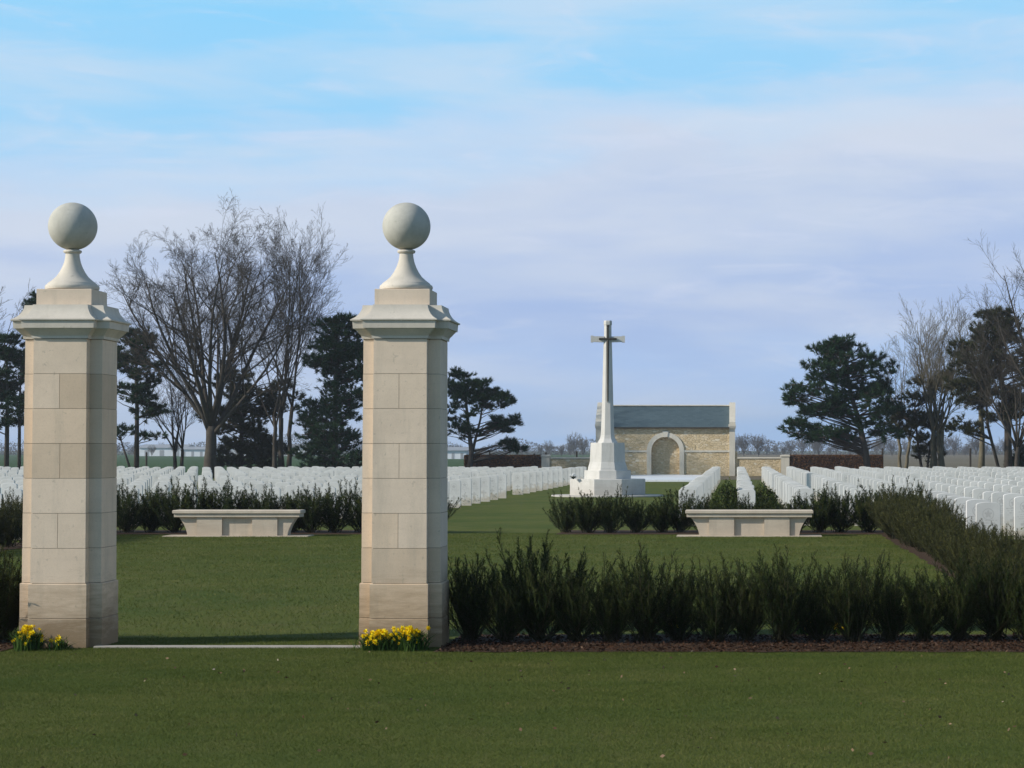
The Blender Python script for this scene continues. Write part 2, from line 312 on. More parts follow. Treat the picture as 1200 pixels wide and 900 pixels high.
# ------------------------------------------------------------------ mesh helpers
class MB:
    def __init__(s): s.v = []; s.f = []; s.uv = None
    def add(s, vs, fs):
        k = len(s.v); s.v.extend(vs); s.f.extend([tuple(i + k for i in f) for f in fs])
    def box(s, x0, x1, y0, y1, z0, z1, b=0.0):
        if b <= 0:
            s.add([(x0, y0, z0), (x1, y0, z0), (x1, y1, z0), (x0, y1, z0), (x0, y0, z1), (x1, y0, z1), (x1, y1, z1), (x0, y1, z1)],
                  [(0, 3, 2, 1), (4, 5, 6, 7), (0, 1, 5, 4), (1, 2, 6, 5), (2, 3, 7, 6), (3, 0, 4, 7)])
        else:
            s.rings([[(x0 + b, y0 + b), (x1 - b, y0 + b), (x1 - b, y1 - b), (x0 + b, y1 - b)], [(x0, y0), (x1, y0), (x1, y1), (x0, y1)],
                     [(x0, y0), (x1, y0), (x1, y1), (x0, y1)], [(x0 + b, y0 + b), (x1 - b, y0 + b), (x1 - b, y1 - b), (x0 + b, y1 - b)]], [z0, z0 + b, z1 - b, z1])
    def rings(s, polys, zs):
        n = len(polys[0]); vs = []; fs = []
        for p, z in zip(polys, zs): vs += [(x, y, z) for x, y in p]
        for r in range(len(polys) - 1):
            for i in range(n):
                j = (i + 1) % n; fs.append((r * n + i, r * n + j, (r + 1) * n + j, (r + 1) * n + i))
        fs.append(tuple(range(n))[::-1]); fs.append(tuple((len(polys) - 1) * n + i for i in range(n)))
        s.add(vs, fs)
    def extrude_y(s, poly, y0, y1):
        """closed outline in (x, z), counter-clockwise seen from the front (-y)"""
        n = len(poly); vs = [(x, y0, z) for x, z in poly] + [(x, y1, z) for x, z in poly]
        fs = [tuple(range(n)), tuple(range(n, 2 * n))[::-1]]
        for i in range(n):
            j = (i + 1) % n; fs.append((j, i, n + i, n + j))
        s.add(vs, fs)
    def lathe(s, prof, cx=0, cy=0, n=32):
        s.rings([[(cx + r * math.cos(2 * math.pi * i / n), cy + r * math.sin(2 * math.pi * i / n)) for i in range(n)] for r, z in prof], [z for r, z in prof])
    def tube(s, pts, rad, n=5, cap=True):
        k = len(s.v); m = len(pts)
        up = Vector((0.31, 0.17, 0.93)); prev = None
        for i in range(m):
            a = Vector(pts[max(i - 1, 0)]); c = Vector(pts[min(i + 1, m - 1)]); t = (c - a)
            if t.length < 1e-9: t = Vector((0, 0, 1))
            t.normalize()
            if prev is None:
                u = t.cross(up)
                if u.length < 0.1: u = t.cross(Vector((1, 0, 0)))
            else: u = prev - t * prev.dot(t)
            u.normalize(); prev = u; w = t.cross(u)
            p = Vector(pts[i]); r = rad[i]
            for j in range(n):
                q = 2 * math.pi * j / n
                d = p + (u * math.cos(q) + w * math.sin(q)) * r
                s.v.append((d.x, d.y, d.z))
        for i in range(m - 1):
            for j in range(n):
                j2 = (j + 1) % n
                s.f.append((k + i * n + j, k + i * n + j2, k + (i + 1) * n + j2, k + (i + 1) * n + j))
        if cap and n > 2:
            s.f.append(tuple(k + j for j in range(n))[::-1]); s.f.append(tuple(k + (m - 1) * n + j for j in range(n)))
    def mesh(s, name, mat, smooth=False, angle=None):
        me = bpy.data.meshes.new(name); me.from_pydata(s.v, [], s.f); me.materials.append(mat)
        if smooth:
            me.polygons.foreach_set('use_smooth', [True] * len(me.polygons))
            if angle:
                try: me.set_sharp_from_angle(angle=R(angle))
                except Exception: pass
        me.update(); return me

def tri_mesh(name, verts, tris, mat, shade=None):
    """fast mesh from numpy arrays: verts (n,3), tris (m,3 or 4); shade per vertex"""
    me = bpy.data.meshes.new(name); k = tris.shape[1]
    me.vertices.add(len(verts)); me.vertices.foreach_set('co', verts.astype(np.float32).ravel())
    me.loops.add(len(tris) * k); me.loops.foreach_set('vertex_index', tris.astype(np.int32).ravel())
    me.polygons.add(len(tris)); me.polygons.foreach_set('loop_start', np.arange(0, len(tris) * k, k, dtype=np.int32))
    if shade is not None:
        a = me.attributes.new('shade', 'FLOAT', 'POINT'); a.data.foreach_set('value', shade.astype(np.float32))
    me.materials.append(mat); me.update(); me.validate(); return me

def link(name, me, parent=None, loc=None):
    o = bpy.data.objects.new(name, me); COL.objects.link(o)
    if parent: o.parent = parent
    if loc: o.location = loc
    return o
def tag(o, label=None, cat=None, group=None, kind=None):
    if label: o['label'] = label
    if cat: o['category'] = cat
    if group: o['group'] = group
    if kind: o['kind'] = kind
    return o
def empty(name, loc=(0, 0, 0), rz=0.0, s=1.0):
    o = bpy.data.objects.new(name, None); COL.objects.link(o); o.location = loc; o.rotation_euler = (0, 0, rz); o.scale = (s, s, s)
    o.empty_display_size = 0.1; return o
def copy_tree(o, parent=None):
    c = o.copy(); COL.objects.link(c); c.parent = parent
    for ch in list(o.children): copy_tree(ch, c)
    return c
ORD = ['', 'first', 'second', 'third', 'fourth', 'fifth', 'sixth', 'seventh', 'eighth', 'ninth', 'tenth', 'eleventh', 'twelfth', 'thirteenth',
       'fourteenth', 'fifteenth', 'sixteenth', 'seventeenth', 'eighteenth', 'nineteenth', 'twentieth', 'twenty-first', 'twenty-second',
       'twenty-third', 'twenty-fourth', 'twenty-fifth', 'twenty-sixth', 'twenty-seventh', 'twenty-eighth', 'twenty-ninth',
       'thirtieth', 'thirty-first', 'thirty-second', 'thirty-third', 'thirty-fourth', 'thirty-fifth', 'thirty-sixth', 'thirty-seventh', 'thirty-eighth', 'thirty-ninth', 'fortieth', 'forty-first', 'forty-second', 'forty-third', 'forty-fourth', 'forty-fifth', 'forty-sixth', 'forty-seventh', 'forty-eighth']

# ------------------------------------------------------------------ ground, fields, beds, paths
def sheet(name, x0, x1, y0, y1, z, mat, nx=1, ny=1, wob=0.0, seed=0):
    rng = random.Random(seed); mb = MB(); vs = []; fs = []
    for j in range(ny + 1):
        for i in range(nx + 1):
            x = x0 + (x1 - x0) * i / nx; y = y0 + (y1 - y0) * j / ny
            if wob and j in (0, ny): y += rng.uniform(-wob, wob)
            if wob and i in (0, nx): x += rng.uniform(-wob, wob)
            vs.append((x, y, z))
    for j in range(ny):
        for i in range(nx):
            a = j * (nx + 1) + i; fs.append((a, a + 1, a + nx + 2, a + nx + 1))
    mb.add(vs, fs); o = link(name, mb.mesh(name, mat)); o['kind'] = 'structure'; return o
sheet('ground', -5000, 5000, -200, 9000, 0.0, M['lawn'])
sheet('green_field', -900, 2, 141, 1200, 0.004, M['field_green'])
sheet('stubble_field', 2.001, 900, 141, 1200, 0.004, M['field_tan'])
sheet('far_plain', -4000, 4000, 1201, 8900, 0.004, M['field_green'])

GATE_Y = 18.05
PL, PR = wx(69.5, GATE_Y) , wx(468.5, GATE_Y)
bed_r = sheet('soil_bed', PR + 0.33, 12.0, 17.64, 19.3, 0.006, M['soil'], 90, 2, 0.035, 3)
bed_l = sheet('soil_bed', -12.0, PL - 0.33, 17.55, 19.3, 0.006, M['soil'], 90, 2, 0.035, 4)
bed_side = sheet('soil_bed', 7.2, 8.0, 19.301, 42.2, 0.005, M['soil'], 2, 60, 0.05, 5)
bed_side_l = sheet('soil_bed', -8.0, -7.2, 19.301, 42.2, 0.005, M['soil'], 2, 60, 0.05, 6)
bed_back = sheet('soil_bed', wx(655, 43), 8.4, 42.3, 44.6, 0.005, M['soil'], 60, 2, 0.05, 7)
bed_back_l = sheet('soil_bed', -9.5, wx(500, 43), 42.3, 44.6, 0.005, M['soil'], 60, 2, 0.05, 8)
k = MB(); k.box(PL + 0.30, PR - 0.30, 18.03, 18.13, -0.05, 0.016, 0.004)
tag(link('threshold_kerb', k.mesh('threshold_kerb', M['kerb'])), kind='structure')

# ------------------------------------------------------------------ gate piers
def cruci(a, b, t, cx=0.0, cy=0.0):
    """cruciform plan: arm half width a, arm half length b, offset t"""
    a += t; b += t
    p = [(-a, -b), (a, -b), (a, -a), (b, -a), (b, a), (a, a), (a, b), (-a, b), (-a, a), (-b, a), (-b, -a), (-a, -a)]
    return [(x + cx, y + cy) for x, y in p]
def blocks(mb, A, B, z0, z1, tsz, seed, split):
    pass
def make_pier(x, name_side, seed):
    root = empty('gate_pier', (x, GATE_Y + 0.32, 0))
    A, B = 0.217, 0.317
    rng = random.Random(seed)
    def attr(me, vals):
        a = me.attributes.new('block', 'FLOAT', 'FACE'); a.data.foreach_set('value', vals)
    # plinth: two courses
    mb = MB(); vals = []
    for (z0, z1, t) in ((0.0, 0.235, 0.021), (0.239, 0.52, 0.019)):
        n0 = len(mb.f)
        mb.rings([cruci(A, B, t), cruci(A, B, t), cruci(A, B, t - 0.006)], [z0 - (0.1 if z0 == 0 else 0), z1 - 0.006, z1])
        vals += [rng.random()] * (len(mb.f) - n0)
    me = mb.mesh('plinth', M['pier']); attr(me, vals); link('plinth', me, root)
    # shaft: ashlar courses with fine joints; every second course is of two stones
    mb = MB(); vals = []; z = 0.524; n = 7; h = (2.512 - z) / n; tap = 0.004
    jm = MB()
    for c in range(n):
        z0, z1 = z + c * h, z + (c + 1) * h - 0.0035
        t = tap * (1 - c / n) * 2.0 - 0.002
        if c % 2 == 1:
            # two half courses meeting at a joint a little off centre
            jx = rng.uniform(-0.012, 0.012); e = 0.0017
            a, b = A + t, B + t
            left = [(-a, -b), (jx - e, -b), (jx - e, b), (-a, b), (-a, a), (-b, a), (-b, -a), (-a, -a)]
            right = [(jx + e, -b), (a, -b), (a, -a), (b, -a), (b, a), (a, a), (a, b), (jx + e, b)]
            for P_ in (left, right):
                n0 = len(mb.f); mb.rings([P_, P_], [z0, z1]); vals += [rng.random()] * (len(mb.f) - n0)
        else:
            n0 = len(mb.f); mb.rings([cruci(A, B, t), cruci(A, B, t)], [z0, z1]); vals += [rng.random()] * (len(mb.f) - n0)
    me = mb.mesh('shaft', M['pier']); attr(me, vals); sh = link('shaft', me, root)
    jm = MB(); jm.rings([cruci(A, B, -0.0045)] * 2, [0.01, 2.515]); link('mortar_joints', jm.mesh('mortar_joints', M['joint']), sh)
    # cap with cornice and concave weathering
    prof = [(0.0, 2.513), (0.012, 2.513), (0.014, 2.535), (0.020, 2.545), (0.030, 2.555), (0.045, 2.575), (0.058, 2.588), (0.060, 2.594), (0.074, 2.596), (0.078, 2.655),
            (0.092, 2.658), (0.094, 2.668), (0.075, 2.678), (0.055, 2.692), (0.036, 2.712), (0.020, 2.738), (0.010, 2.764), (0.006, 2.790)]
    mb = MB(); mb.rings([cruci(A, B, t) for t, z in prof], [z for t, z in prof])
    me = mb.mesh('cap', M['cap'], True, 24); cap = link('cap', me, root)
    mb = MB(); mb.box(-0.225, 0.225, -0.225, 0.225, 2.790, 2.925, 0.004); link('die', mb.mesh('die', M['pier']), cap)
    a = cap.children[0].data.attributes.new('block', 'FLOAT', 'FACE'); a.data.foreach_set('value', [0.6] * len(cap.children[0].data.polygons))
    # finial
    prof = [(0.195, 2.919), (0.214, 2.926), (0.220, 2.942), (0.214, 2.958), (0.198, 2.968), (0.196, 2.974), (0.188, 2.980), (0.160, 3.00), (0.128, 3.028), (0.102, 3.065),
            (0.081, 3.105), (0.066, 3.145), (0.058, 3.185), (0.056, 3.211), (0.070, 3.216), (0.075, 3.226), (0.071, 3.236), (0.05, 3.242)]
    prof = [(r_, 2.79 + (z_ - 2.79) * 1.053) for r_, z_ in prof]
    mb = MB(); mb.lathe(prof, n=64); ped = link('finial_pedestal', mb.mesh('finial_pedestal', M['cap'], True, 40), root)
    mb = MB(); r = 0.198
    pr = [(max(r * math.sin(math.pi * i / 40), 0.0015), 3.460 - r * math.cos(math.pi * i / 40)) for i in range(41)]
    mb.lathe(pr, n=72); link('ball', mb.mesh('ball', M['ball'], True), ped)
    tag(root, 'limestone gate pier topped by a stone ball, %s' % name_side, 'gate pier', 'gate piers')
    return root
make_pier(PL, 'the leftmost of the two', 1)
make_pier(PR, 'the right one, beside the hedge', 2)

# ------------------------------------------------------------------ stone benches
def make_bench(x, label):
    root = empty('stone_bench', (x, 41.3, 0))
    m = MB()
    m.box(-1.19, 1.19, -0.03, 0.47, 0.425, 0.492, 0.012); m.box(-1.165, 1.165, 0.0, 0.44, 0.36, 0.425, 0.006)
    link('seat_slab', m.mesh('seat_slab', M['bench'], False), root)
    for s in (-1, 1):
        m = MB(); cx = s * 0.515; m.box(cx - 0.235, cx + 0.235, 0.035, 0.40, 0.0, 0.36, 0.003); link('leg', m.mesh('leg', M['bench']), root)
        m = MB(); pts = []
        for i in range(9):
            q = i / 8; pts.append((0.93 + 0.16 * q ** 1.8, 0.0 + 0.36 * q))
        poly = [(0.752, 0.0)] + pts + [(0.752, 0.36)]
        if s < 0: poly = [(-a, b) for a, b in poly][::-1]
        m.extrude_y(poly, 0.075, 0.36); link('end_bracket', m.mesh('end_bracket', M['bench']), root)
    m = MB(); m.box(-0.278, 0.278, 0.085, 0.33, 0.0, 0.36); link('recessed_panel', m.mesh('recessed_panel', M['bench']), root)
    m = MB(); m.box(-1.35, 1.35, -0.12, 0.52, -0.05, 0.018, 0.004); link('base_slab', m.mesh('base_slab', M['bench']), root)
    tag(root, label, 'bench', 'stone benches')
make_bench(wx(278, 41.3), 'pale stone bench in front of the yew hedge, seen between the gate piers')
make_bench(wx(878, 41.3), 'pale stone bench right of the cross, seen over the front hedge')

# ------------------------------------------------------------------ memorial cross
def octa(w, c=0.18, cx=0, cy=0):
    h = w / 2; k_ = c * w
    return [(x + cx, y + cy) for x, y in ((-k_, -h), (k_, -h), (h, -k_), (h, k_), (k_, h), (-k_, h), (-h, k_), (-h, -k_))]
CY = 76.5
def make_cross():
    cx = wx(709.5, CY); root = empty('memorial_cross', (cx, CY + 1.3, 0), R(4))
    m = MB(); m.lathe([(1.95, -0.05), (1.97, 0.03), (1.95, 0.05), (1.2, 0.052)], n=48); link('paving_ring', m.mesh('paving_ring', M['cross']), root)
    m = MB(); m.rings([octa(2.62), octa(2.62), octa(2.60)], [0.0, 0.60, 0.61]); link('step', m.mesh('step', M['cross']), root)
    m = MB(); m.rings([octa(1.62), octa(1.62), octa(1.60)], [0.61, 0.90, 0.91]); link('step', m.mesh('step', M['cross']), root)
    m = MB(); m.rings([octa(1.38), octa(1.36), octa(1.25), octa(1.235), octa(1.18), octa(1.17)], [0.91, 1.0, 1.18, 1.20, 1.86, 1.875]); link('pedestal', m.mesh('pedestal', M['cross']), root)
    m = MB(); prof = [(0.70, 1.875), (0.66, 1.92), (0.53, 2.02), (0.475, 2.14), (0.45, 2.45), (0.41, 2.9), (0.30, 5.25), (0.27, 5.50)]
    m.rings([octa(w, 0.22) for w, z in prof], [z for w, z in prof]); link('shaft', m.mesh('shaft', M['cross']), root)
    for s in (-1, 1):
        m = MB(); P_ = [(0.125, 5.40), (0.50, 5.412), (0.505, 5.395), (0.595, 5.395), (0.60, 5.41), (0.60, 5.61), (0.595, 5.625), (0.505, 5.625), (0.50, 5.608), (0.125, 5.60)]
        if s < 0: P_ = [(-a, b) for a, b in P_][::-1]
        m.extrude_y(P_, -0.115, 0.115); link('arm', m.mesh('arm', M['cross']), root)
    m = MB(); prof = [(0.268, 5.50), (0.255, 6.0), (0.29, 6.01), (0.29, 6.12), (0.26, 6.16)]
    m.rings([octa(w, 0.22) for w, z in prof], [z for w, z in prof]); link('top', m.mesh('top', M['cross']), root)
    sw = empty('sword', (0, 0, 0)); sw.parent = root
    def yf(z): return -(0.45 + (0.30 - 0.45) * (z - 2.45) / 2.8) / 2 - 0.004
    m = MB(); z0, z1 = 3.35, 5.46
    w0, w1 = 0.012, 0.048
    m.add([(0, yf(z0), z0 - 0.09), (-w0 * 2, yf(z0), z0), (-w1, yf(z1), z1), (w1, yf(z1), z1), (w0 * 2, yf(z0), z0), (0, yf(z0) - 0.03, z0), (0, yf(z1) - 0.03, z1)],
          [(0, 5, 1), (1, 5, 6, 2), (0, 4, 5), (4, 3, 6, 5), (2, 6, 3)])
    link('blade', m.mesh('blade', M['bronze']), sw)
    m = MB(); m.box(-0.31, 0.31, -0.175, -0.118, 5.475, 5.545, 0.012); link('guard', m.mesh('guard', M['bronze']), sw)
    m = MB(); m.box(-0.032, 0.032, -0.172, -0.126, 5.546, 5.93, 0.01); m.lathe([(0.02, 5.93), (0.05, 5.95), (0.05, 5.99), (0.02, 6.005)], 0, -0.15, 10); link('grip', m.mesh('grip', M['bronze']), sw)
    tag(root, 'tall white stone memorial cross with a bronze sword on its face', 'cross')
make_cross()
# white flowers laid on the step of the cross
def bouquet(x, y, z, label):
    root = empty('flower_bouquet', (x, y, z)); rng = random.Random(9)
    m = MB()
    for i in range(26):
        a = rng.uniform(0, 6.28); r = rng.uniform(0, 0.10); h = 0.12 + rng.uniform(-.03, .06)
        cx, cy = r * math.cos(a), r * math.sin(a)
        m.lathe([(0.004, h - .02), (0.028, h - 0.01), (0.032, h + .005), (0.015, h + .02)], cx, cy, 6)
    link('blooms', m.mesh('blooms', M['white_petal']), root)
    m = MB()
    for i in range(26):
        a = rng.uniform(0, 6.28); r = rng.uniform(0.02, 0.15)
        m.tube([(0, 0, 0.0), (r * math.cos(a) * .6, r * math.sin(a) * .6, 0.07), (r * math.cos(a), r * math.sin(a), 0.11)], [.008, .008, .004], 4)
    link('stems', m.mesh('stems', M['yew']), root)
    tag(root, label, 'flowers')
bouquet(wx(671, CY), CY + 0.35, 0.612, 'small bunch of white flowers on the lower step of the cross')

# ------------------------------------------------------------------ shelter, walls, terrace
SY = 139.0
def make_shelter():
    root = empty('shelter_building', (0, SY, 0))
    X0, X1, D = -4.0, 4.0, 4.4
    # front wall with an arched opening
    rw, rs = 0.88, 1.58
    arc = [(rw * math.cos(math.pi * i / 24), rs + rw * math.sin(math.pi * i / 24)) for i in range(25)]     # right to left
    m = MB(); y0, y1 = 0.0, 0.36
    zt = 3.02
    def wallpart(poly): m.extrude_y(poly, y0, y1)
    wallpart([(X0, 0), (-rw, 0), (-rw, rs), (-rw, zt), (X0, zt)])
    wallpart([(rw, 0), (X1, 0), (X1, zt), (rw, zt), (rw, rs)])
    for i in range(24):
        (xa, za), (xb, zb) = arc[i], arc[i + 1]
        m.extrude_y([(xb, zb), (xa, za), (xa, zt), (xb, zt)], y0, y1)
    m.box(X0, X0 + 0.4, y1, D, 0, zt); m.box(X1 - 0.4, X1, y1, D, 0, zt); m.box(X0 + 0.4, X1 - 0.4, D - 0.4, D, 0, zt)
    wall = link('wall', m.mesh('wall', M['rubble']), root)
    # niche behind the arch
    m = MB(); nd = 0.38
    n = 24; vs = []; fs = []
    out = [(rw, 0.0)] + arc + [(-rw, 0.0)]
    for x, z in out: vs += [(x, y1, z), (x, nd, z)]
    for i in range(len(out) - 1): fs.append((2 * i, 2 * i + 1, 2 * i + 3, 2 * i + 2))
    m.add(vs, fs); m.add([(x, nd, z) for x, z in out], [tuple(range(len(out)))])
    link('niche', m.mesh('niche', M['rubble']), root)
    m = MB(); m.box(-rw, rw, 0.02, nd - 0.01, 0.0, 0.12); link('niche_sill', m.mesh('niche_sill', M['trim']), root)
    # arch surround
    ro = 1.17; vs = []; m = MB()
    o2 = [(ro, 0.0)] + [(ro * math.cos(math.pi * i / 24), rs + ro * math.sin(math.pi * i / 24)) for i in range(25)] + [(-ro, 0.0)]
    for i in range(len(out) - 1):
        m.extrude_y([out[i + 1], out[i], o2[i], o2[i + 1]][::1], -0.06, 0.12)
    m.extrude_y([(-0.12, rs + rw - 0.02), (0.12, rs + rw - 0.02), (0.19, rs + ro + 0.08), (-0.19, rs + ro + 0.08)], -0.10, 0.0)
    link('arch_surround', m.mesh('arch_surround', M['trim']), root)
    for xa, xb in ((X0, -ro - 0.001), (ro + 0.001, X1)):
        m = MB(); m.box(xa, xb, -0.045, 0.0, 1.50, 1.62); link('string_course', m.mesh('string_course', M['trim']), root)
    # end pilasters and parapet gables
    for s in (-1, 1):
        m = MB(); xa, xb = sorted((s * 4.0, s * 4.36))
        m.box(xa, xb, -0.10, D + 0.1, 0.0, 3.0); 
        m.box(xa - 0.03, xb + 0.03, -0.16, D + 0.16, 3.0, 3.10); m.box(xa - 0.05, xb + 0.05, -0.20, D + 0.20, 3.10, 3.24)
        xg = sorted((s * 4.0, s * 4.38))
        # sloping coping following the roof
        prof = [(-0.14, 3.24), (D + 0.14, 3.24), (D + 0.14, 3.38), (D / 2 + 0.14, 4.66), (D / 2 - 0.14, 4.66), (-0.14, 3.38)]
        vs = [(xg[0], y, z) for y, z in prof] + [(xg[1], y, z) for y, z in prof]; n = len(prof)
        fs = [tuple(range(n))[::-1], tuple(range(n, 2 * n))] + [(i, (i + 1) % n, n + (i + 1) % n, n + i) for i in range(n)]
        m.add(vs, fs)
        link('gable_parapet', m.mesh('gable_parapet', M['trim']), root)
        m = MB(); m.box(min(s * 4.36, s * 4.5), max(s * 4.36, s * 4.5), -0.05, 0.6, 0.0, 1.55); link('buttress', m.mesh('buttress', M['rubble']), root)
    # roof
    me = bpy.data.meshes.new('roof'); e = 0.16
    zr = 4.44
    v = [(-4.0, -e, 3.07), (4.0, -e, 3.07), (4.0, D / 2, zr), (-4.0, D / 2, zr), (-4.0, D + e, 3.07), (4.0, D + e, 3.07),
         (-4.0, -e, 3.02), (4.0, -e, 3.02), (-4.0, D + e, 3.02), (4.0, D + e, 3.02)]
    f = [(0, 1, 2, 3), (3, 2, 5, 4), (6, 7, 1, 0), (4, 5, 9, 8), (6, 8, 9, 7)]
    me.from_pydata(v, [], f); uvl = me.uv_layers.new(name='UVMap')
    for p in me.polygons:
        for li in p.loop_indices:
            co = v[me.loops[li].vertex_index]; uvl.data[li].uv = (co[0], abs(co[1] - D / 2) * 1.17)
    me.materials.append(M['slate']); me.update(); roof = link('roof', me, root)
    m = MB(); m.box(-4.0, 4.0, D / 2 - 0.12, D / 2 + 0.12, zr - 0.02, zr + 0.07, 0.02); link('ridge', m.mesh('ridge', M['trim']), roof)
    m = MB(); m.box(-3.99, 3.99, -e - 0.09, -e - 0.002, 2.98, 3.065, 0.01); link('gutter', m.mesh('gutter', M['bronze']), roof)
    tag(root, 'tan rubble stone shelter with slate roof and arched niche behind the cross', 'building')
make_shelter()
for s, lab in ((-1, 'low rubble wall with pale coping running left from the shelter'), (1, 'low rubble wall with pale coping running right from the shelter')):
    root = empty('boundary_wall', (s * 4.5, SY, 0)); m = MB()
    a, b = sorted((0, s * 2.72)); m.box(a, b, 0.0, 0.4, 0.0, 1.08); link('wall_body', m.mesh('wall_body', M['rubble']), root)
    m = MB(); m.box(a, b, -0.05, 0.45, 1.08, 1.19, 0.02); link('coping', m.mesh('coping', M['trim']), root)
    tag(root, lab, 'wall', 'low walls beside the shelter')
    root = empty('wall_pier', (s * 7.5, SY - 0.05, 0)); m = MB(); m.box(-0.26, 0.26, 0, 0.5, 0, 1.22, 0.01); link('shaft', m.mesh('shaft', M['trim']), root)
    m = MB(); m.rings([[(-.3, -.04), (.3, -.04), (.3, .54), (-.3, .54)], [(-.3, -.04), (.3, -.04), (.3, .54), (-.3, .54)], [(-.2, .06), (.2, .06), (.2, .44), (-.2, .44)]], [1.22, 1.30, 1.34])
    link('cap', m.mesh('cap', M['trim']), root)
    tag(root, 'square pale stone pier at the %s end of the low wall' % ('left' if s < 0 else 'right'), 'pier', 'stone piers ending the low walls')
for s in (-1, 1):
    a, b = sorted((s * 3.0, s * 14.0)); sheet('gravel_path', a, b, 121, 138.9, 0.008, M['field_tan'])
# pale terrace before the shelter
m = MB(); m.rings([[(-2.75, 114), (2.75, 114), (3.4, 137.8), (-3.4, 137.8)]] * 2, [-0.02, 0.10]); tag(link('terrace', m.mesh('terrace', M['paving'])), kind='structure')

def leaf_box(rng, x0, x1, y0, y1, z1, n, size):
    """clipped hedge: leaves spread over and just under the surfaces of a box"""
    A = np.array([(x1 - x0) * z1, (x1 - x0) * z1, (y1 - y0) * z1, (y1 - y0) * z1, (x1 - x0) * (y1 - y0)]); A /= A.sum()
    side = rng.choice(5, n, p=A); u = rng.random(n); w = rng.random(n); d = rng.exponential(0.03, n) - 0.02
    P = np.zeros((n, 3))
    P[:, 0] = x0 + (x1 - x0) * u; P[:, 1] = y0 + (y1 - y0) * w; P[:, 2] = z1 * w
    for k_, (ax, val, sg) in enumerate(((1, y0, 1), (1, y1, -1), (0, x0, 1), (0, x1, -1), (2, z1, -1))):
        i = side == k_; P[i, ax] = val + sg * d[i]
        if ax == 0: P[i, 1] = y0 + (y1 - y0) * u[i]
    return scatter_leaves(rng, P, size)
def scatter_leaves(rng, P, size, aspect=0.6, dirs=None):
    n = len(P)
    a = rng.normal(size=(n, 3)) if dirs is None else dirs; a /= np.linalg.norm(a, axis=1, keepdims=True) + 1e-9
    b = rng.normal(size=(n, 3)); b -= a * (a * b).sum(1, keepdims=True); b /= np.linalg.norm(b, axis=1, keepdims=True) + 1e-9
    s = (size * rng.uniform(0.6, 1.3, n))[:, None]
    V = np.stack([P - b * s * aspect / 2, P + a * s * 0.5, P + b * s * aspect / 2, P - a * s * 0.5], 1).reshape(-1, 3)
    Fq = np.arange(n * 4).reshape(n, 4); sh = np.repeat(rng.random(n), 4)
    return V, Fq, sh
rng0 = np.random.default_rng(5)
for (x0, x1, lab, sd) in ((7.82, 13.6, 'straight clipped rust-brown hedge at the right, behind the headstones', 11), (-12.6, -7.82, 'straight clipped dark brown hedge left of the cross, behind the headstones', 12)):
    rg = np.random.default_rng(sd); root = empty('clipped_hedge', ((x0 + x1) / 2, SY, 0)); w = (x1 - x0) / 2
    V, Q, S = leaf_box(rg, -w, w, 0, 0.7, 1.30, 16000, 0.085); link('foliage', tri_mesh('foliage', V, Q, M['beech'], S), root)
    m = MB(); m.box(-w + .05, w - .05, 0.06, 0.64, 0, 1.24); link('branches', m.mesh('branches', M['bark_dark']), root)
    tag(root, lab, 'hedge', 'clipped brown hedges')

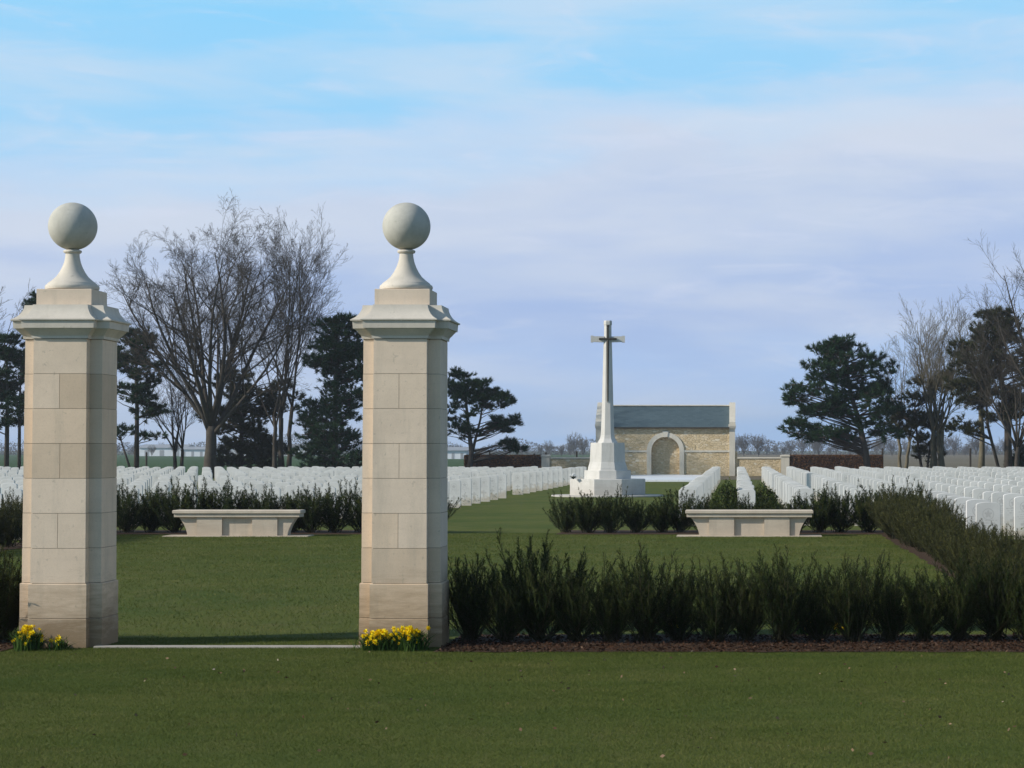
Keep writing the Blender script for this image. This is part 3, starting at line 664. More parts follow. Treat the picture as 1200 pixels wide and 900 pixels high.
# ------------------------------------------------------------------ yew shrubs
def yew_bush(seed, height=0.8, rad=0.34, stems=38, twigs=20, needles=15, nl=0.024, low=0.10, wild=1.0):
    rg = np.random.default_rng(seed); P0 = []; DIR = []; SH = []; mb = MB()
    for i in range(stems):
        az = rg.uniform(0, 2 * np.pi); lean = rg.uniform(0.0, 1.0) ** 0.6
        L = height * (1.0 - 0.20 * lean) * rg.uniform(0.72, 1.06)
        if rg.random() < 0.15 * wild: L *= rg.uniform(1.12, 1.36)
        base = np.array([rg.normal(0, .05), rg.normal(0, .05), rg.uniform(0.0, 0.05)])
        out = np.array([math.cos(az), math.sin(az), 0]) * rad * lean * rg.uniform(0.8, 1.3)
        n = 9; pts = []
        bendx, bendy = rg.normal(0, .022, 2)
        if rg.random() < 0.35: out = out * 1.25
        for k_ in range(n):
            t = k_ / (n - 1)
            p = base + out * (1.25 * t - 0.1 * t * t) + np.array([bendx * math.sin(3 * t), bendy * math.sin(3 * t), L * (t ** (1 + 0.35 * lean))])
            pts.append(p)
        pts = np.array(pts)
        mb.tube([tuple(p) for p in pts], [0.007 * (1 - 0.8 * k_ / (n - 1)) * (height / .8) for k_ in range(n)], 3, False)
        for j in range(twigs):
            t = 0.12 + 0.86 * (j + rg.random()) / twigs
            if pts[0][2] + t * L < low: continue
            f = t * (n - 1); a = int(min(f, n - 2)); p = pts[a] * (1 - f + a) + pts[a + 1] * (f - a)
            tang = pts[a + 1] - pts[a]; tang /= np.linalg.norm(tang)
            q = rg.uniform(0, 2 * np.pi); side = np.array([math.cos(q), math.sin(q), 0.0])
            d = tang * rg.uniform(0.7, 1.2) + side * rg.uniform(0.35, 0.85); d /= np.linalg.norm(d)
            tl = rg.uniform(0.09, 0.20) * (1.4 - 1.12 * t) * (height / .8)
            e = p + d * tl + np.array([0, 0, tl * .15])
            mb.tube([tuple(p), tuple(e)], [0.002, 0.0012], 3, False)
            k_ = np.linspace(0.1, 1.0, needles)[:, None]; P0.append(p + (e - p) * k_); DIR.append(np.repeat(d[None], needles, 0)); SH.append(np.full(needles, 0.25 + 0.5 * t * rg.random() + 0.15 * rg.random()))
        # needles along the shoot tip
        k_ = np.linspace(0.55, 1.0, 34); f = np.minimum(k_ * (n - 1), n - 1.001); a = f.astype(int); w = (f - a)[:, None]
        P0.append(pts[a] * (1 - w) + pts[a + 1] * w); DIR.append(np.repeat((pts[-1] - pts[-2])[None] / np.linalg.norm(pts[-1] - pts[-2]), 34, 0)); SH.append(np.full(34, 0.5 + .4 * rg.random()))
    P = np.concatenate(P0); D = np.concatenate(DIR); S = np.concatenate(SH); n = len(P)
    s = rg.normal(size=(n, 3)); s -= D * (s * D).sum(1, keepdims=True); s /= np.linalg.norm(s, axis=1, keepdims=True)
    nd = D * 0.55 + s; nd /= np.linalg.norm(nd, axis=1, keepdims=True)
    L = (nl * rg.uniform(0.7, 1.2, n))[:, None]; wv = np.cross(nd, s + D * .5); wv /= np.linalg.norm(wv, axis=1, keepdims=True) + 1e-9
    W_ = nl * 0.13
    V = np.stack([P - wv * W_, P + wv * W_, P + nd * L], 1).reshape(-1, 3); V[:, 2] = np.maximum(V[:, 2], 0.008)
    T = np.arange(n * 3).reshape(n, 3)
    return tri_mesh('foliage', V, T, M['yew'], np.repeat(S, 3)), mb.mesh('stems', M['yew_twig'])
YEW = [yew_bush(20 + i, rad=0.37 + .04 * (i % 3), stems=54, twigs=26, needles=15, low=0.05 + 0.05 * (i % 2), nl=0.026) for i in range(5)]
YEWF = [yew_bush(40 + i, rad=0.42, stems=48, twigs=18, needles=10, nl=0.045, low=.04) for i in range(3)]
def yew(x, y, s, rz, label, group, variants, rg, sz=1.0):
    root = empty('yew_shrub', (x, y, 0), rz); root.scale = (s, s, s * sz)
    a, b = variants[rg.randrange(len(variants))]
    link('foliage', a, root); link('stems', b, root)
    tag(root, label, 'shrub', group)
rg = random.Random(77)
YEWS = []
for a, b in YEW[:3]:
    a = a.copy(); a.materials[0] = M['yew_olive']; YEWS.append((a, b))
GH = 'yew shrubs of the front hedge'
# front hedge right of the right pier: (picture column, top row)
front = [(552, 650), (594, 668), (634, 628), (676, 655), (716, 662), (757, 642), (795, 662), (838, 648), (874, 655), (917, 644), (958, 655), (1000, 650), (1042, 662), (1082, 655), (1124, 650), (1165, 645), (1205, 640), (1248, 645)]
for i, (px, top) in enumerate(front):
    y = 18.55 + rg.uniform(-.05, .12); h = (755 - top - (15 if i % 3 == 1 else 0)) / 142.0 * 0.86
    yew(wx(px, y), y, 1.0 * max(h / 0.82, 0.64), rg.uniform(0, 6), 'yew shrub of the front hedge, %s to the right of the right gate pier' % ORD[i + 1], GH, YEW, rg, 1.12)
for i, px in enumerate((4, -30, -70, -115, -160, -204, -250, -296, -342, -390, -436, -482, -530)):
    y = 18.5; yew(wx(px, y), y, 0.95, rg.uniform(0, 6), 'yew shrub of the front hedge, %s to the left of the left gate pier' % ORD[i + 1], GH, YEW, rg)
# side hedges running away on both sides of the forecourt
for s in (1, -1):
    nb = 27
    for i in range(nb):
        y = 19.6 + (41.8 - 19.6) * i / (nb - 1); x = s * (7.42 + rg.uniform(-.08, .08)) - (0.0 if s > 0 else 0.1)
        yew(x, y, (rg.uniform(0.80, 0.90) if y < 33 else rg.uniform(0.95, 1.05)), rg.uniform(0, 6), 'yew shrub in the %s side hedge of the forecourt, %s from the front' % ('right' if s > 0 else 'left', ORD[i + 1]), 'yew shrubs of the side hedges', YEWS, rg)
# back hedges behind the benches
i = 0
for px in range(664, 1080, 27):
    i += 1; y = 43.3 + rg.uniform(-.15, .15)
    if 812 < px < 948: sc = rg.uniform(0.80, 0.9)
    else: sc = rg.uniform(0.80, 0.98) if px < 812 else rg.uniform(0.95, 1.12)
    yew(wx(px + rg.uniform(-4, 4), y), y, sc * 1.03, rg.uniform(0, 6), 'yew shrub in the back hedge right of the lawn avenue, %s from the left' % ORD[i], 'yew shrubs of the right back hedge', YEWF, rg)
i = 0
for px in range(-10, 520, 27):
    i += 1; y = 43.3 + rg.uniform(-.15, .15); sc = rg.uniform(0.86, 1.12)
    if px < 60: continue
    yew(wx(px + rg.uniform(-4, 4), y), y, sc * 1.02, rg.uniform(0, 6), 'yew shrub in the back hedge left of the lawn avenue, %s from the left' % ORD[i - 2 if i > 2 else i], 'yew shrubs of the left back hedge', YEWF, rg)

def pale_shrub(px, y, h, r, label, seed):
    g_ = np.random.default_rng(seed); n = 2600; root = empty('rose_shrub', (wx(px, y), y, 0))
    d = g_.normal(size=(n, 3)); d /= np.linalg.norm(d, axis=1, keepdims=True); rr = g_.uniform(0.35, 1.0, n) ** 0.5 * (0.85 + 0.25 * np.sin(d[:, 0] * 5 + seed) * np.cos(d[:, 1] * 4))
    P = d * rr[:, None] * np.array([r, r, h * 0.48]) + np.array([0, 0, h * 0.52])
    V, Q, S = scatter_leaves(g_, P, 0.055, 0.6); link('foliage', tri_mesh('foliage', V, Q, M['shrub'], S), root)
    m = MB()
    for i in range(16):
        a = g_.uniform(0, 6.28); q = g_.uniform(.3, .9)
        m.tube([(0, 0, 0), (r * q * .5 * math.cos(a), r * q * .5 * math.sin(a), h * .4), (r * q * math.cos(a), r * q * math.sin(a), h * .8)], [.012, .008, .004], 4)
    link('stems', m.mesh('stems', M['yew_twig']), root)
    tag(root, label, 'shrub', 'pale green shrubs among the headstones')
pale_shrub(851, 49.0, 0.98, 0.36, 'pale green rounded shrub between the first two headstones right of the avenue', 1)
pale_shrub(893, 49.5, 0.92, 0.38, 'pale green shrub right of the second headstone column, behind the right bench', 2)

# ------------------------------------------------------------------ headstones
def headstone_mesh(lean=0.0):
    w, t, h, hs = 0.19, 0.038, 0.81, 0.765
    out = [(-w, 0.0), (w, 0.0), (w, hs)] + [(w * math.cos(math.pi * i / 10), hs + (h - hs) * math.sin(math.pi * i / 10)) for i in range(1, 10)] + [(-w, hs)]
    m = MB(); b = 0.005
    ins = [(x * (1 - b / w), z if z == 0 else z - b) for x, z in out]
    n = len(out); vs = [(x, -t, z) for x, z in ins] + [(x, -t + b, z) for x, z in out] + [(x, t - b, z) for x, z in out] + [(x, t, z) for x, z in ins]
    fs = [tuple(range(n)), tuple(range(3 * n, 4 * n))[::-1]]
    for r in range(3):
        for i in range(n):
            j = (i + 1) % n; fs.append((r * n + j, r * n + i, (r + 1) * n + i, (r + 1) * n + j))
    return vs, fs
HV, HF = headstone_mesh()
def hs_mesh(name, placements):
    """placements: list of (x, y, z, rz, tilt)"""
    vs = []; fs = []; uv = []
    for (x, y, z, rz, ti) in placements:
        k_ = len(vs); c, s = math.cos(rz), math.sin(rz)
        for (a, b, q) in HV:
            a2 = a + ti * q; vs.append((x + a2 * c - b * s, y + a2 * s + b * c, z + q)); uv.append((a, q))
        fs += [tuple(i + k_ for i in f) for f in HF]
    me = bpy.data.meshes.new(name); me.from_pydata(vs, [], fs); l = me.uv_layers.new(name='UVMap')
    li = np.zeros(len(me.loops), dtype=np.int32); me.loops.foreach_get('vertex_index', li)
    U = np.array(uv, dtype=np.float32)[li]
    # the engraving sits on the front faces only
    if True:
        nf = len(HF); ls = 0
        tot = [len(f) for f in HF]; off = np.cumsum([0] + tot); per = off[-1]
        mask = np.ones(per, bool); mask[0:tot[0]] = False
        M_ = np.tile(mask, len(placements)); U[M_, 0] += 5.0
    l.data.foreach_set('uv', U.ravel()); me.materials.append(M['headstone']); me.update(); return me
rows = [34.8, 37.3, 39.8, 42.3, 44.8] + [47.3 + 2.48 * i for i in range(12)] + [80.4 + 2.6 * i for i in range(14)]
rows_r = [34.8 + 1.75 * i for i in range(7)] + [47.3 + 1.75 * i for i in range(17)] + [80.4 + 1.75 * i for i in range(20)]
plots = []
rs = random.Random(4)
for side, ncol in ((1, 15), (-1, 27)):
    for c in range(ncol):
        for r_, y in enumerate(rows_r if side > 0 else rows):
            if rs.random() < 0.012 or (y < 47 and c < 4): continue
            x = side * (3.25 + 0.19 + 1.25 * c) + rs.uniform(-.015, .015); yy = y + rs.uniform(-.04, .04)
            plots.append(dict(side=side, c=c, r=r_, x=x, y=yy, z=rs.uniform(-.035, .0) , rz=rs.gauss(0, .012), ti=rs.gauss(0, .006)))
# how much of each stone shows from the gate: paint nearest first on a coarse picture
cov_ = np.zeros((900, 1200), bool)
def paint(x0, x1, z0, z1, y):
    s = F / y; a, b = VX + (x0 - CAMX) * s, VX + (x1 - CAMX) * s; t, u = 528 + (H - z1) * s, 528 + (H - z0) * s
    a, b, t, u = int(round(max(a, 0))), int(round(min(b, 1200))), int(round(max(t, 0))), int(round(min(u, 900)))
    if b <= a or u <= t: return 0
    blk = cov_[t:u, a:b]; n = int((~blk).sum()); blk[:] = True; return n
for px_ in (PL, PR): paint(px_ - .33, px_ + .33, 0, 3, 18.4)
paint(PR + .3, 12, 0, 0.7, 18.55); paint(7.2, 7.6, 0, .7, 30); paint(-12, wx(500, 43), 0, 0.75, 43.3); paint(wx(655, 43), 8.4, 0, .75, 43.3)
for i in range(40): paint(7.2, 7.7, 0, .62, 20 + i * .55)
plots.sort(key=lambda d: d['y']); crossdone = False
for d in plots:
    if d['y'] > CY and not crossdone: paint(-1.3, 1.3, 0, .6, CY); paint(-.7, .7, 0, 1.9, CY); crossdone = True
    d['vis'] = paint(d['x'] - .19, d['x'] + .19, 0, .80, d['y'])
vis = sorted([d for d in plots if d['vis'] > 1], key=lambda d: -d['vis'])
single = vis[:300]; sid = set(id(d) for d in single); rest = [d for d in plots if id(d) not in sid]
hm = hs_mesh('headstone', [(0, 0, 0, 0, 0)])
for d in sorted(single, key=lambda d: (d['side'], d['r'], d['c'])):
    o = link('headstone', hm, None, (d['x'], d['y'], d['z'])); o.rotation_euler = (0, d['ti'] * -1, d['rz'])
    side = 'right' if d['side'] > 0 else 'left'
    tag(o, 'white headstone %s of the avenue, %s row from front, %s from the avenue' % (side, ORD[d['r'] + 1], ORD[d['c'] + 1]), 'headstone', 'white war grave headstones')
hr = link('headstones', hs_mesh('headstones', [(d['x'], d['y'], d['z'], d['rz'], d['ti']) for d in rest]))
tag(hr, 'massed white headstones farther back and half hidden in both plots', 'headstones', None, 'stuff')
# low planting at the feet of the stones
g_ = np.random.default_rng(8); PP = []
for d in plots:
    if rs.random() < 0.55:
        n = g_.integers(8, 34); hh = g_.uniform(0.05, 0.22)
        PP.append(np.stack([d['x'] + g_.normal(0, .16, n), d['y'] - 0.12 + g_.normal(0, .07, n), np.abs(g_.normal(0, hh, n)) * .8 + .01], 1))
V, Q, S = scatter_leaves(g_, np.concatenate(PP), 0.05, 0.5)
tag(link('border_plants', tri_mesh('border_plants', V, Q, M['shrub'], S)), 'low green border plants growing at the feet of the headstones', 'plants', None, 'stuff')

# ------------------------------------------------------------------ trees
def grow_bare(seed, Hh, crown_r, r0, fork, limbs, up=0.5, levels=4, kids=(8, 7, 6, 5), min_r=0.006, spread=0.62, stems=1, lean=(0, 0), segs=7, first_len=None):
    rg = random.Random(seed); lines = []
    def rv(): 
        v = Vector((rg.gauss(0, 1), rg.gauss(0, 1), rg.gauss(0, 1))); return v.normalized()
    def branch(p, d, L, r, lev):
        n = segs if lev < 3 else 4; pts = [p.copy()]; rad = [r]; dd = d.copy(); wob = 0.12 if lev < 3 else 0.10
        for i in range(n):
            dd = (dd + rv() * wob + Vector((0, 0, up * 0.12))).normalized()
            p = p + dd * (L / n); pts.append(p.copy()); rad.append(max(r * (1 - 0.82 * (i + 1) / n), min_r * .7))
        lines.append((lev, pts, rad))
        if lev >= levels: return
        K_ = kids[min(lev, len(kids) - 1)]
        for k_ in range(K_):
            t = 0.22 + 0.76 * (k_ + rg.random() * .9) / K_
            f = t * n; a = int(min(f, n - 1)); q = pts[a].lerp(pts[a + 1], f - a); tang = (pts[a + 1] - pts[a]).normalized()
            s = rv(); s = (s - tang * s.dot(tang)).normalized()
            nd = (tang * rg.uniform(0.7, 1.0) + s * rg.uniform(.45, .95) * spread * 1.5).normalized()
            branch(q, nd, L * rg.uniform(0.30, 0.55) * (1.15 - .45 * t), max(rad[a] * rg.uniform(.42, .62), min_r), lev + 1)
    for st in range(stems):
        b = Vector((rg.uniform(-.5, .5), rg.uniform(-.5, .5), 0)) if stems > 1 else Vector((0, 0, 0))
        fz = fork * rg.uniform(.85, 1.15) if stems > 1 else fork
        off = Vector((lean[0] + (rg.uniform(-.35, .35) if stems > 1 else 0), lean[1] + (rg.uniform(-.35, .35) if stems > 1 else 0), 0))
        tp = [b + off * (i / 5) * fz * .25 + Vector((rg.gauss(0, .03), rg.gauss(0, .03), fz * i / 5)) for i in range(6)]
        tr = [r0 * (1.28 - .28 * min(i, 2) / 2 - .05 * i) for i in range(6)]; lines.append((0, tp, tr))
        top = tp[-1]
        for k_ in range(limbs):
            az = 2 * math.pi * (k_ + rg.random() * .6) / limbs; ln = 0.18 + 0.75 * ((k_ * 0.618) % 1)
            if k_ == 0: ln = 0.05
            tx = crown_r * ln; tgt = Vector((math.cos(az) * tx, math.sin(az) * tx, (Hh - fz) * (1 - .38 * ln * ln)))
            L = tgt.length * rg.uniform(.72, .84); d = tgt.normalized(); d = (d + Vector((math.cos(az), math.sin(az), 0)) * .18).normalized()
            branch(tp[rg.choice((-2, -1, -1))], d, L, tr[-1] * rg.uniform(.42, .66), 1)
    return lines
def lines_mesh(name, lines, mat, pred):
    mb = MB()
    for lev, pts, rad in lines:
        if not pred(lev): continue
        mb.tube([tuple(p) for p in pts], rad, 8 if lev == 0 else 6 if lev == 1 else 4 if lev == 2 else 3, lev < 2)
    return mb.mesh(name, mat, True)
def bare_tree(px, y, label, mat, **kw):
    root = empty('bare_tree', (wx(px, y), y, 0)); L = grow_bare(**kw)
    link('trunk', lines_mesh('trunk', L, mat, lambda l: l == 0), root); link('crown', lines_mesh('crown', L, mat, lambda l: l > 0), root)
    tag(root, label, 'tree', 'bare winter trees beyond the headstones'); return root
bare_tree(247, 128, 'large spreading bare tree with a thick trunk between the gate piers', M['bark'], seed=5, Hh=16.4, crown_r=8.8, r0=0.38, fork=3.0, limbs=12, up=.4, levels=5, kids=(10, 10, 8, 7, 4), min_r=0.0068, spread=.74)
bare_tree(332, 133, 'slender bare tree with several stems, right of the large bare tree', M['bark'], seed=8, Hh=15.6, crown_r=6.0, r0=0.15, fork=4.0, limbs=3, levels=5, kids=(9, 9, 7, 5, 3), min_r=0.0065, spread=.5, stems=4)
bare_tree(207, 136, 'small bare tree left of the thick trunk', M['bark_dark'], seed=12, Hh=8.0, crown_r=2.4, r0=0.13, fork=1.5, limbs=6, levels=4, kids=(7, 6, 5, 4), min_r=0.01, spread=.6, stems=2)
bare_tree(-14, 134, 'bare tree at the left edge, partly outside the picture', M['bark'], seed=14, Hh=12.2, crown_r=2.9, r0=0.2, fork=4, limbs=6, levels=4, kids=(8, 7, 6, 4), min_r=0.01)
bare_tree(1100, 133, 'slender pale-stemmed bare tree between the two pines on the right', M['bark_pale'], seed=21, Hh=11.0, crown_r=3.3, r0=0.15, fork=3.2, limbs=4, levels=4, kids=(9, 9, 7, 5), min_r=0.0075, spread=.5, stems=4)
bare_tree(1052, 136, 'thin crooked bare tree leaning beside the right rounded pine', M['bark_pale'], seed=22, Hh=9.5, crown_r=2.4, r0=0.12, fork=2.5, limbs=4, levels=4, kids=(8, 6, 5, 4), min_r=0.007, stems=2)
bare_tree(1232, 122, 'tall bare tree at the right edge, reaching into the picture', M['bark'], seed=25, Hh=14.0, crown_r=6.6, r0=0.26, fork=3.5, limbs=8, levels=4, kids=(9, 9, 7, 5), min_r=0.0065)
bare_tree(1192, 124, 'bushy brown bare tree in front of the tall olive pine at the right', M['bark'], seed=41, Hh=9.8, crown_r=4.6, r0=0.16, fork=1.8, limbs=9, levels=4, kids=(9, 9, 8, 6), min_r=0.0075, spread=.75)
bare_tree(1150, 130, 'thin straight-stemmed bare tree in front of the dark pine', M['bark_pale'], seed=27, Hh=11.5, crown_r=2.4, r0=0.17, fork=6, limbs=5, levels=4, kids=(8, 7, 6, 4), min_r=0.009)

def pine(px, y, label, seed, trunks, lobes, mat, clusters=60, tuft=0.34, cr=0.62, per=30, group='evergreen trees beyond the headstones', name='pine_tree'):
    """trunks: list of polylines [(x, z, r), ...]; lobes: (cx, cz, rx, rz, weight) crown masses in metres"""
    g = np.random.default_rng(seed); root = empty(name, (wx(px, y), y, 0)); mb = MB(); tp = []
    for T in trunks:
        pts = [(a + g.normal(0, .03), g.normal(0, .05), b) for a, b, r_ in T]; mb.tube(pts, [r_ for a, b, r_ in T], 8)
        for i in range(len(pts) - 1):
            for k_ in range(8):
                t = k_ / 8; tp.append([pts[i][j] * (1 - t) + pts[i + 1][j] * t for j in range(3)] + [T[i][2]])
    tp = np.array(tp)
    link('trunk', mb.mesh('trunk', M['bark_dark'], True), root)
    w = np.array([l[4] for l in lobes], float); w /= w.sum(); C = []
    for k_ in range(int(clusters * 1.9)):
        l = lobes[g.choice(len(lobes), p=w)]; d = g.normal(size=3); d /= np.linalg.norm(d); q = g.uniform(.35, 1.0) ** .6
        C.append([l[0] + d[0] * q * l[2], d[1] * q * (l[2] * .85), l[1] + d[2] * q * l[3]])
    C = np.array(C); mb = MB(); P0 = []; DR = []; SH = []
    for c in C:
        # limb from the trunk, starting lower than the cluster
        want = c[2] - 0.22 * math.hypot(c[0], c[1]) - .2
        dist = np.abs(tp[:, 2] - want) + .5 * np.abs(tp[:, 0] - c[0]) + np.abs(g.normal(0, .25, len(tp))); b = tp[dist.argmin()]
        p0 = b[:3]; mid = p0 * .5 + c * .5 + np.array([g.normal(0, .2), g.normal(0, .2), g.normal(0, .14)]) * min(1, .3 * np.linalg.norm(c - p0))
        r0_ = min(b[3] * .4, .018 + .012 * np.linalg.norm(c - p0))
        mb.tube([tuple(p0), tuple(mid), tuple(c)], [r0_, r0_ * .6, r0_ * .25], 5, False)
        n = max(3, int(g.normal(9, 2)))
        rad = cr * g.uniform(.6, 1.25)
        for k_ in range(n):
            d = g.normal(size=3); d[2] = d[2] * .55 + .25; d /= np.linalg.norm(d); e = c + d * rad * g.uniform(.5, 1.0) * np.array([1.15, 1.15, .7])
            mb.tube([tuple(c), tuple(e)], [r0_ * .3, .008], 3, False)
            dirn = (e - c) / (np.linalg.norm(e - c) + 1e-6) + np.array([0, 0, .5])
            dirn /= np.linalg.norm(dirn); k2 = per
            rr = g.normal(size=(k2, 3)) * .5 + dirn; rr /= np.linalg.norm(rr, axis=1, keepdims=True)
            P0.append(e - dirn * g.uniform(0, .22, (k2, 1))); DR.append(rr)
            SH.append(np.clip(np.full(k2, .35 + .35 * g.random()) + g.normal(0, .1, k2), 0, 1))
    P = np.concatenate(P0); D = np.concatenate(DR); S = np.concatenate(SH); n = len(P)
    wv = g.normal(size=(n, 3)); wv -= D * (wv * D).sum(1, keepdims=True); wv /= np.linalg.norm(wv, axis=1, keepdims=True)
    L = (tuft * g.uniform(.7, 1.15, n))[:, None]; W_ = .022
    V = np.stack([P - wv * W_, P + wv * W_, P + D * L], 1).reshape(-1, 3); V[:, 2] = np.maximum(V[:, 2], .03)
    link('limbs', mb.mesh('limbs', M['bark_dark'], True), root)
    link('foliage', tri_mesh('foliage', V, np.arange(n * 3).reshape(n, 3), mat, np.repeat(S, 3)), root)
    tag(root, label, 'tree', group); return root
S1 = F / 130.0      # px per metre at the tree belt
pine(1014, 130, 'round dark green pine with a leaning trunk, right of the shelter', 2,
     [[(0.2, 0, .24), (0.0, 1.6, .20), (-.45, 3.4, .16), (-.9, 5.2, .10), (-1.1, 7.0, .04)]],
     [(-1.5, 6.9, 1.9, 1.5, 2.6), (0.2, 6.2, 1.6, 1.5, 2), (-2.9, 4.9, 1.7, 1.3, 2.2), (-3.7, 2.9, 1.2, .55, 1), (-.4, 4.1, 2.2, 1.1, 2), (1.3, 4.6, .8, 1.3, 1), (-2.0, 2.5, 2.0, .4, .7), (1.2, 2.6, 1.1, .35, .5)], M['pine'], 130, tuft=.30, cr=.55)
pine(1180, 128, 'tall dark olive pine near the right edge', 4,
     [[(0.1, 0, .26), (0.0, 3, .2), (-.3, 6, .14), (-.5, 9.6, .05)], [(-.3, 0, .11), (-1.1, 3, .09), (-1.3, 6, .04)]],
     [(-.7, 8.6, 1.2, 1.5, 2), (-1.6, 7.0, 1.6, 1.2, 2), (1.0, 7.2, 1.8, 1.6, 2), (-2.0, 5.2, 1.4, 1.2, 1.6), (0.3, 5.4, 2.2, 1.4, 2), (1.2, 4.0, 1.6, .9, 1), (-2.4, 2.9, 1.0, .4, .5), (-.8, 3.9, 1.8, .7, 1)], M['pine_olive'], 135, tuft=.30, cr=.6)
pine(1075, 134, 'low olive evergreen between the rounded pine and the pale-stemmed tree', 6,
     [[(0.3, 0, .10), (.1, 2, .08), (-.2, 4.5, .03)], [(.5, 0, .08), (1.0, 3.5, .03)]],
     [(-.6, 3.5, 1.5, .9, 2), (.8, 3.0, 1.5, 1.0, 2), (.3, 5.2, 1.0, .9, .8), (1.7, 5.8, .8, .7, .6), (.6, 1.6, .8, .8, .8)], M['pine_olive'], 52, tuft=.26, cr=.5)
pine(553, 132, 'small spreading dark pine, immediately right of the right gate pier', 7,
     [[(-.15, 0, .19), (0.0, 1.5, .15), (-.2, 3.2, .10), (-.5, 5.8, .05)], [(0, 1.3, .1), (.5, 3.5, .06), (.7, 5.2, .03)]],
     [(-.9, 5.6, 1.0, .8, 1.5), (.6, 5.3, .9, .7, 1.5), (1.6, 4.6, .9, .6, 1.2), (-.2, 4.3, 1.6, .9, 1.6), (2.0, 3.2, 1.0, .6, 1.2), (2.5, 1.9, .7, .35, .7), (-1.2, 3.0, 1.0, 1.0, 1), (.4, 2.8, 1.2, .5, .5)], M['pine'], 74, tuft=.25, cr=.42)
pine(393, 127, 'dense dark evergreen close to the left side of the right gate pier', 9,
     [[(0, 0, .22), (0.05, 4, .15), (.1, 9.2, .04)]],
     [(.2, 8.4, 1.1, 1.1, 1.6), (-.5, 7.0, 1.5, 1.1, 1.8), (.8, 6.6, 1.3, 1.2, 1.8), (.4, 4.9, 1.4, 1.0, 1.0), (-.3, 3.2, 1.9, 1.4, 2.4), (.6, 1.6, 1.7, 1.1, 2), (-1.3, 1.1, .9, .8, 1)], M['pine'], 135, tuft=.3, cr=.6)
pine(283, 135, 'low dense evergreen behind the thick trunk of the large bare tree', 10,
     [[(0, 0, .18), (0.05, 3, .13), (.1, 6.4, .04)]],
     [(-.6, 5.6, 1.4, .9, 1.2), (.7, 4.6, 1.6, 1.0, 1.6), (-.2, 3.6, 2.0, 1.0, 1.6), (.7, 2.2, 1.7, 1.0, 2), (-.6, 1.1, 1.2, .8, 1.3), (1.6, 1.2, 1.2, .9, 1.3), (2.6, 5.0, 1.2, 1.2, .8)], M['pine_olive'], 105, tuft=.3, cr=.6)
pine(160, 131, 'dark open pine just right of the left gate pier', 11,
     [[(0, 0, .17), (0.0, 4, .12), (-.1, 8.6, .04)], [(-.2, 0, .08), (-1.0, 2.5, .04)]],
     [(.1, 8.2, .9, .7, 1.4), (-.6, 7.0, 1.2, .8, 1.6), (.5, 6.4, 1.2, .9, 1.6), (-.3, 5.0, 1.5, .8, 1.4), (.7, 4.0, 1.1, .6, .9), (-1.2, 2.7, 1.0, .5, .6), (1.0, 2.7, 1.0, .4, .5)], M['pine'], 74, tuft=.26, cr=.5)
pine(8, 130, 'dark pine at the left edge of the picture', 13,
     [[(0, 0, .15), (0.0, 4, .11), (-.1, 7.8, .04)], [(.7, 0, .11), (.75, 4, .08), (.8, 6.8, .03)]],
     [(-.3, 7.6, 1.3, .9, 1.6), (.5, 6.4, 1.1, 1.0, 1.6), (-.8, 5.5, 1.4, .9, 1.4), (.4, 4.5, 1.2, .8, 1.2), (-.4, 3.4, 1.4, .6, .8)], M['pine'], 78, tuft=.26, cr=.5)
pine(52, 134, 'dark pine hidden behind the left gate pier', 15,
     [[(0, 0, .15), (0.0, 4, .11), (-.1, 10.2, .04)]],
     [(-.3, 10.4, .8, .7, 1.2), (0, 8.6, 1.3, 1.2, 1.6), (0, 6.6, 1.5, 1.2, 1.6), (0, 4.6, 1.4, 1, 1.2)], M['pine'], 60, tuft=.26, cr=.5)
pine(1205, 133, 'low dark green bush at the right edge below the tall pine', 16,
     [[(0, 0, .1), (0.0, 1.4, .05)]], [(0, 1.1, 1.1, .9, 1), (-.7, .7, .7, .6, .6)], M['pine'], 26, tuft=.26, cr=.45, name='evergreen_bush')

# fence posts of the field behind
pm = MB(); pm.tube([(0, 0, -.1), (0, 0, 1.42), (0, 0, 1.45)], [.065, .06, .04], 8); pme = pm.mesh('fence_post', M['post'])
posts = [(172, 1.5), (640, 1.5), (626, 1.42), (676, 1.55), (574, 1.5), (1034, 1.75), (1137, 1.75), (985, 1.35), (420, 1.6)]
words = {172: 'right of the left gate pier', 640: 'right above the left stone wall pier', 626: 'at the right end of the left brown hedge', 676: 'left of the cross pedestal', 574: 'behind the left brown hedge',
         1034: 'at the right end of the right brown hedge', 1137: 'below the thin bare tree', 985: 'behind the right brown hedge', 420: 'left of the right gate pier'}
for px, h in posts:
    o = link('fence_post', pme, None, (wx(px, 141), 141, 0)); o.scale = (1, 1, h / 1.45)
    tag(o, 'dark wooden fence post %s' % words[px], 'fence post', 'wooden fence posts behind the cemetery')

# distant sheds and the far tree line
def shed(px, y, w, h, label):
    root = empty('farm_shed', (wx(px, y), y, 0)); m = MB(); m.box(-w / 2, w / 2, 0, 14, 0, h * .72); link('wall', m.mesh('wall', M['white_wall']), root)
    m = MB(); m.add([(-w / 2 - .4, -.4, h * .7), (w / 2 + .4, -.4, h * .7), (w / 2 + .4, 7, h), (-w / 2 - .4, 7, h), (-w / 2 - .4, 14.4, h * .7), (w / 2 + .4, 14.4, h * .7)], [(0, 1, 2, 3), (3, 2, 5, 4), (0, 3, 4), (1, 5, 2), (0, 4, 5, 1)])
    link('roof', m.mesh('roof', M['grey_roof']), root)
    m = MB()
    for i in range(3): 
        c = -w / 2 + w * (i + .5) / 3; m.box(c - w * .05, c + w * .05, -.03, 0.0, 0, h * .5)
        link('door', m.mesh('door', M['grey_roof']), root); m = MB()
    tag(root, label, 'shed', 'white sheds in the far field')
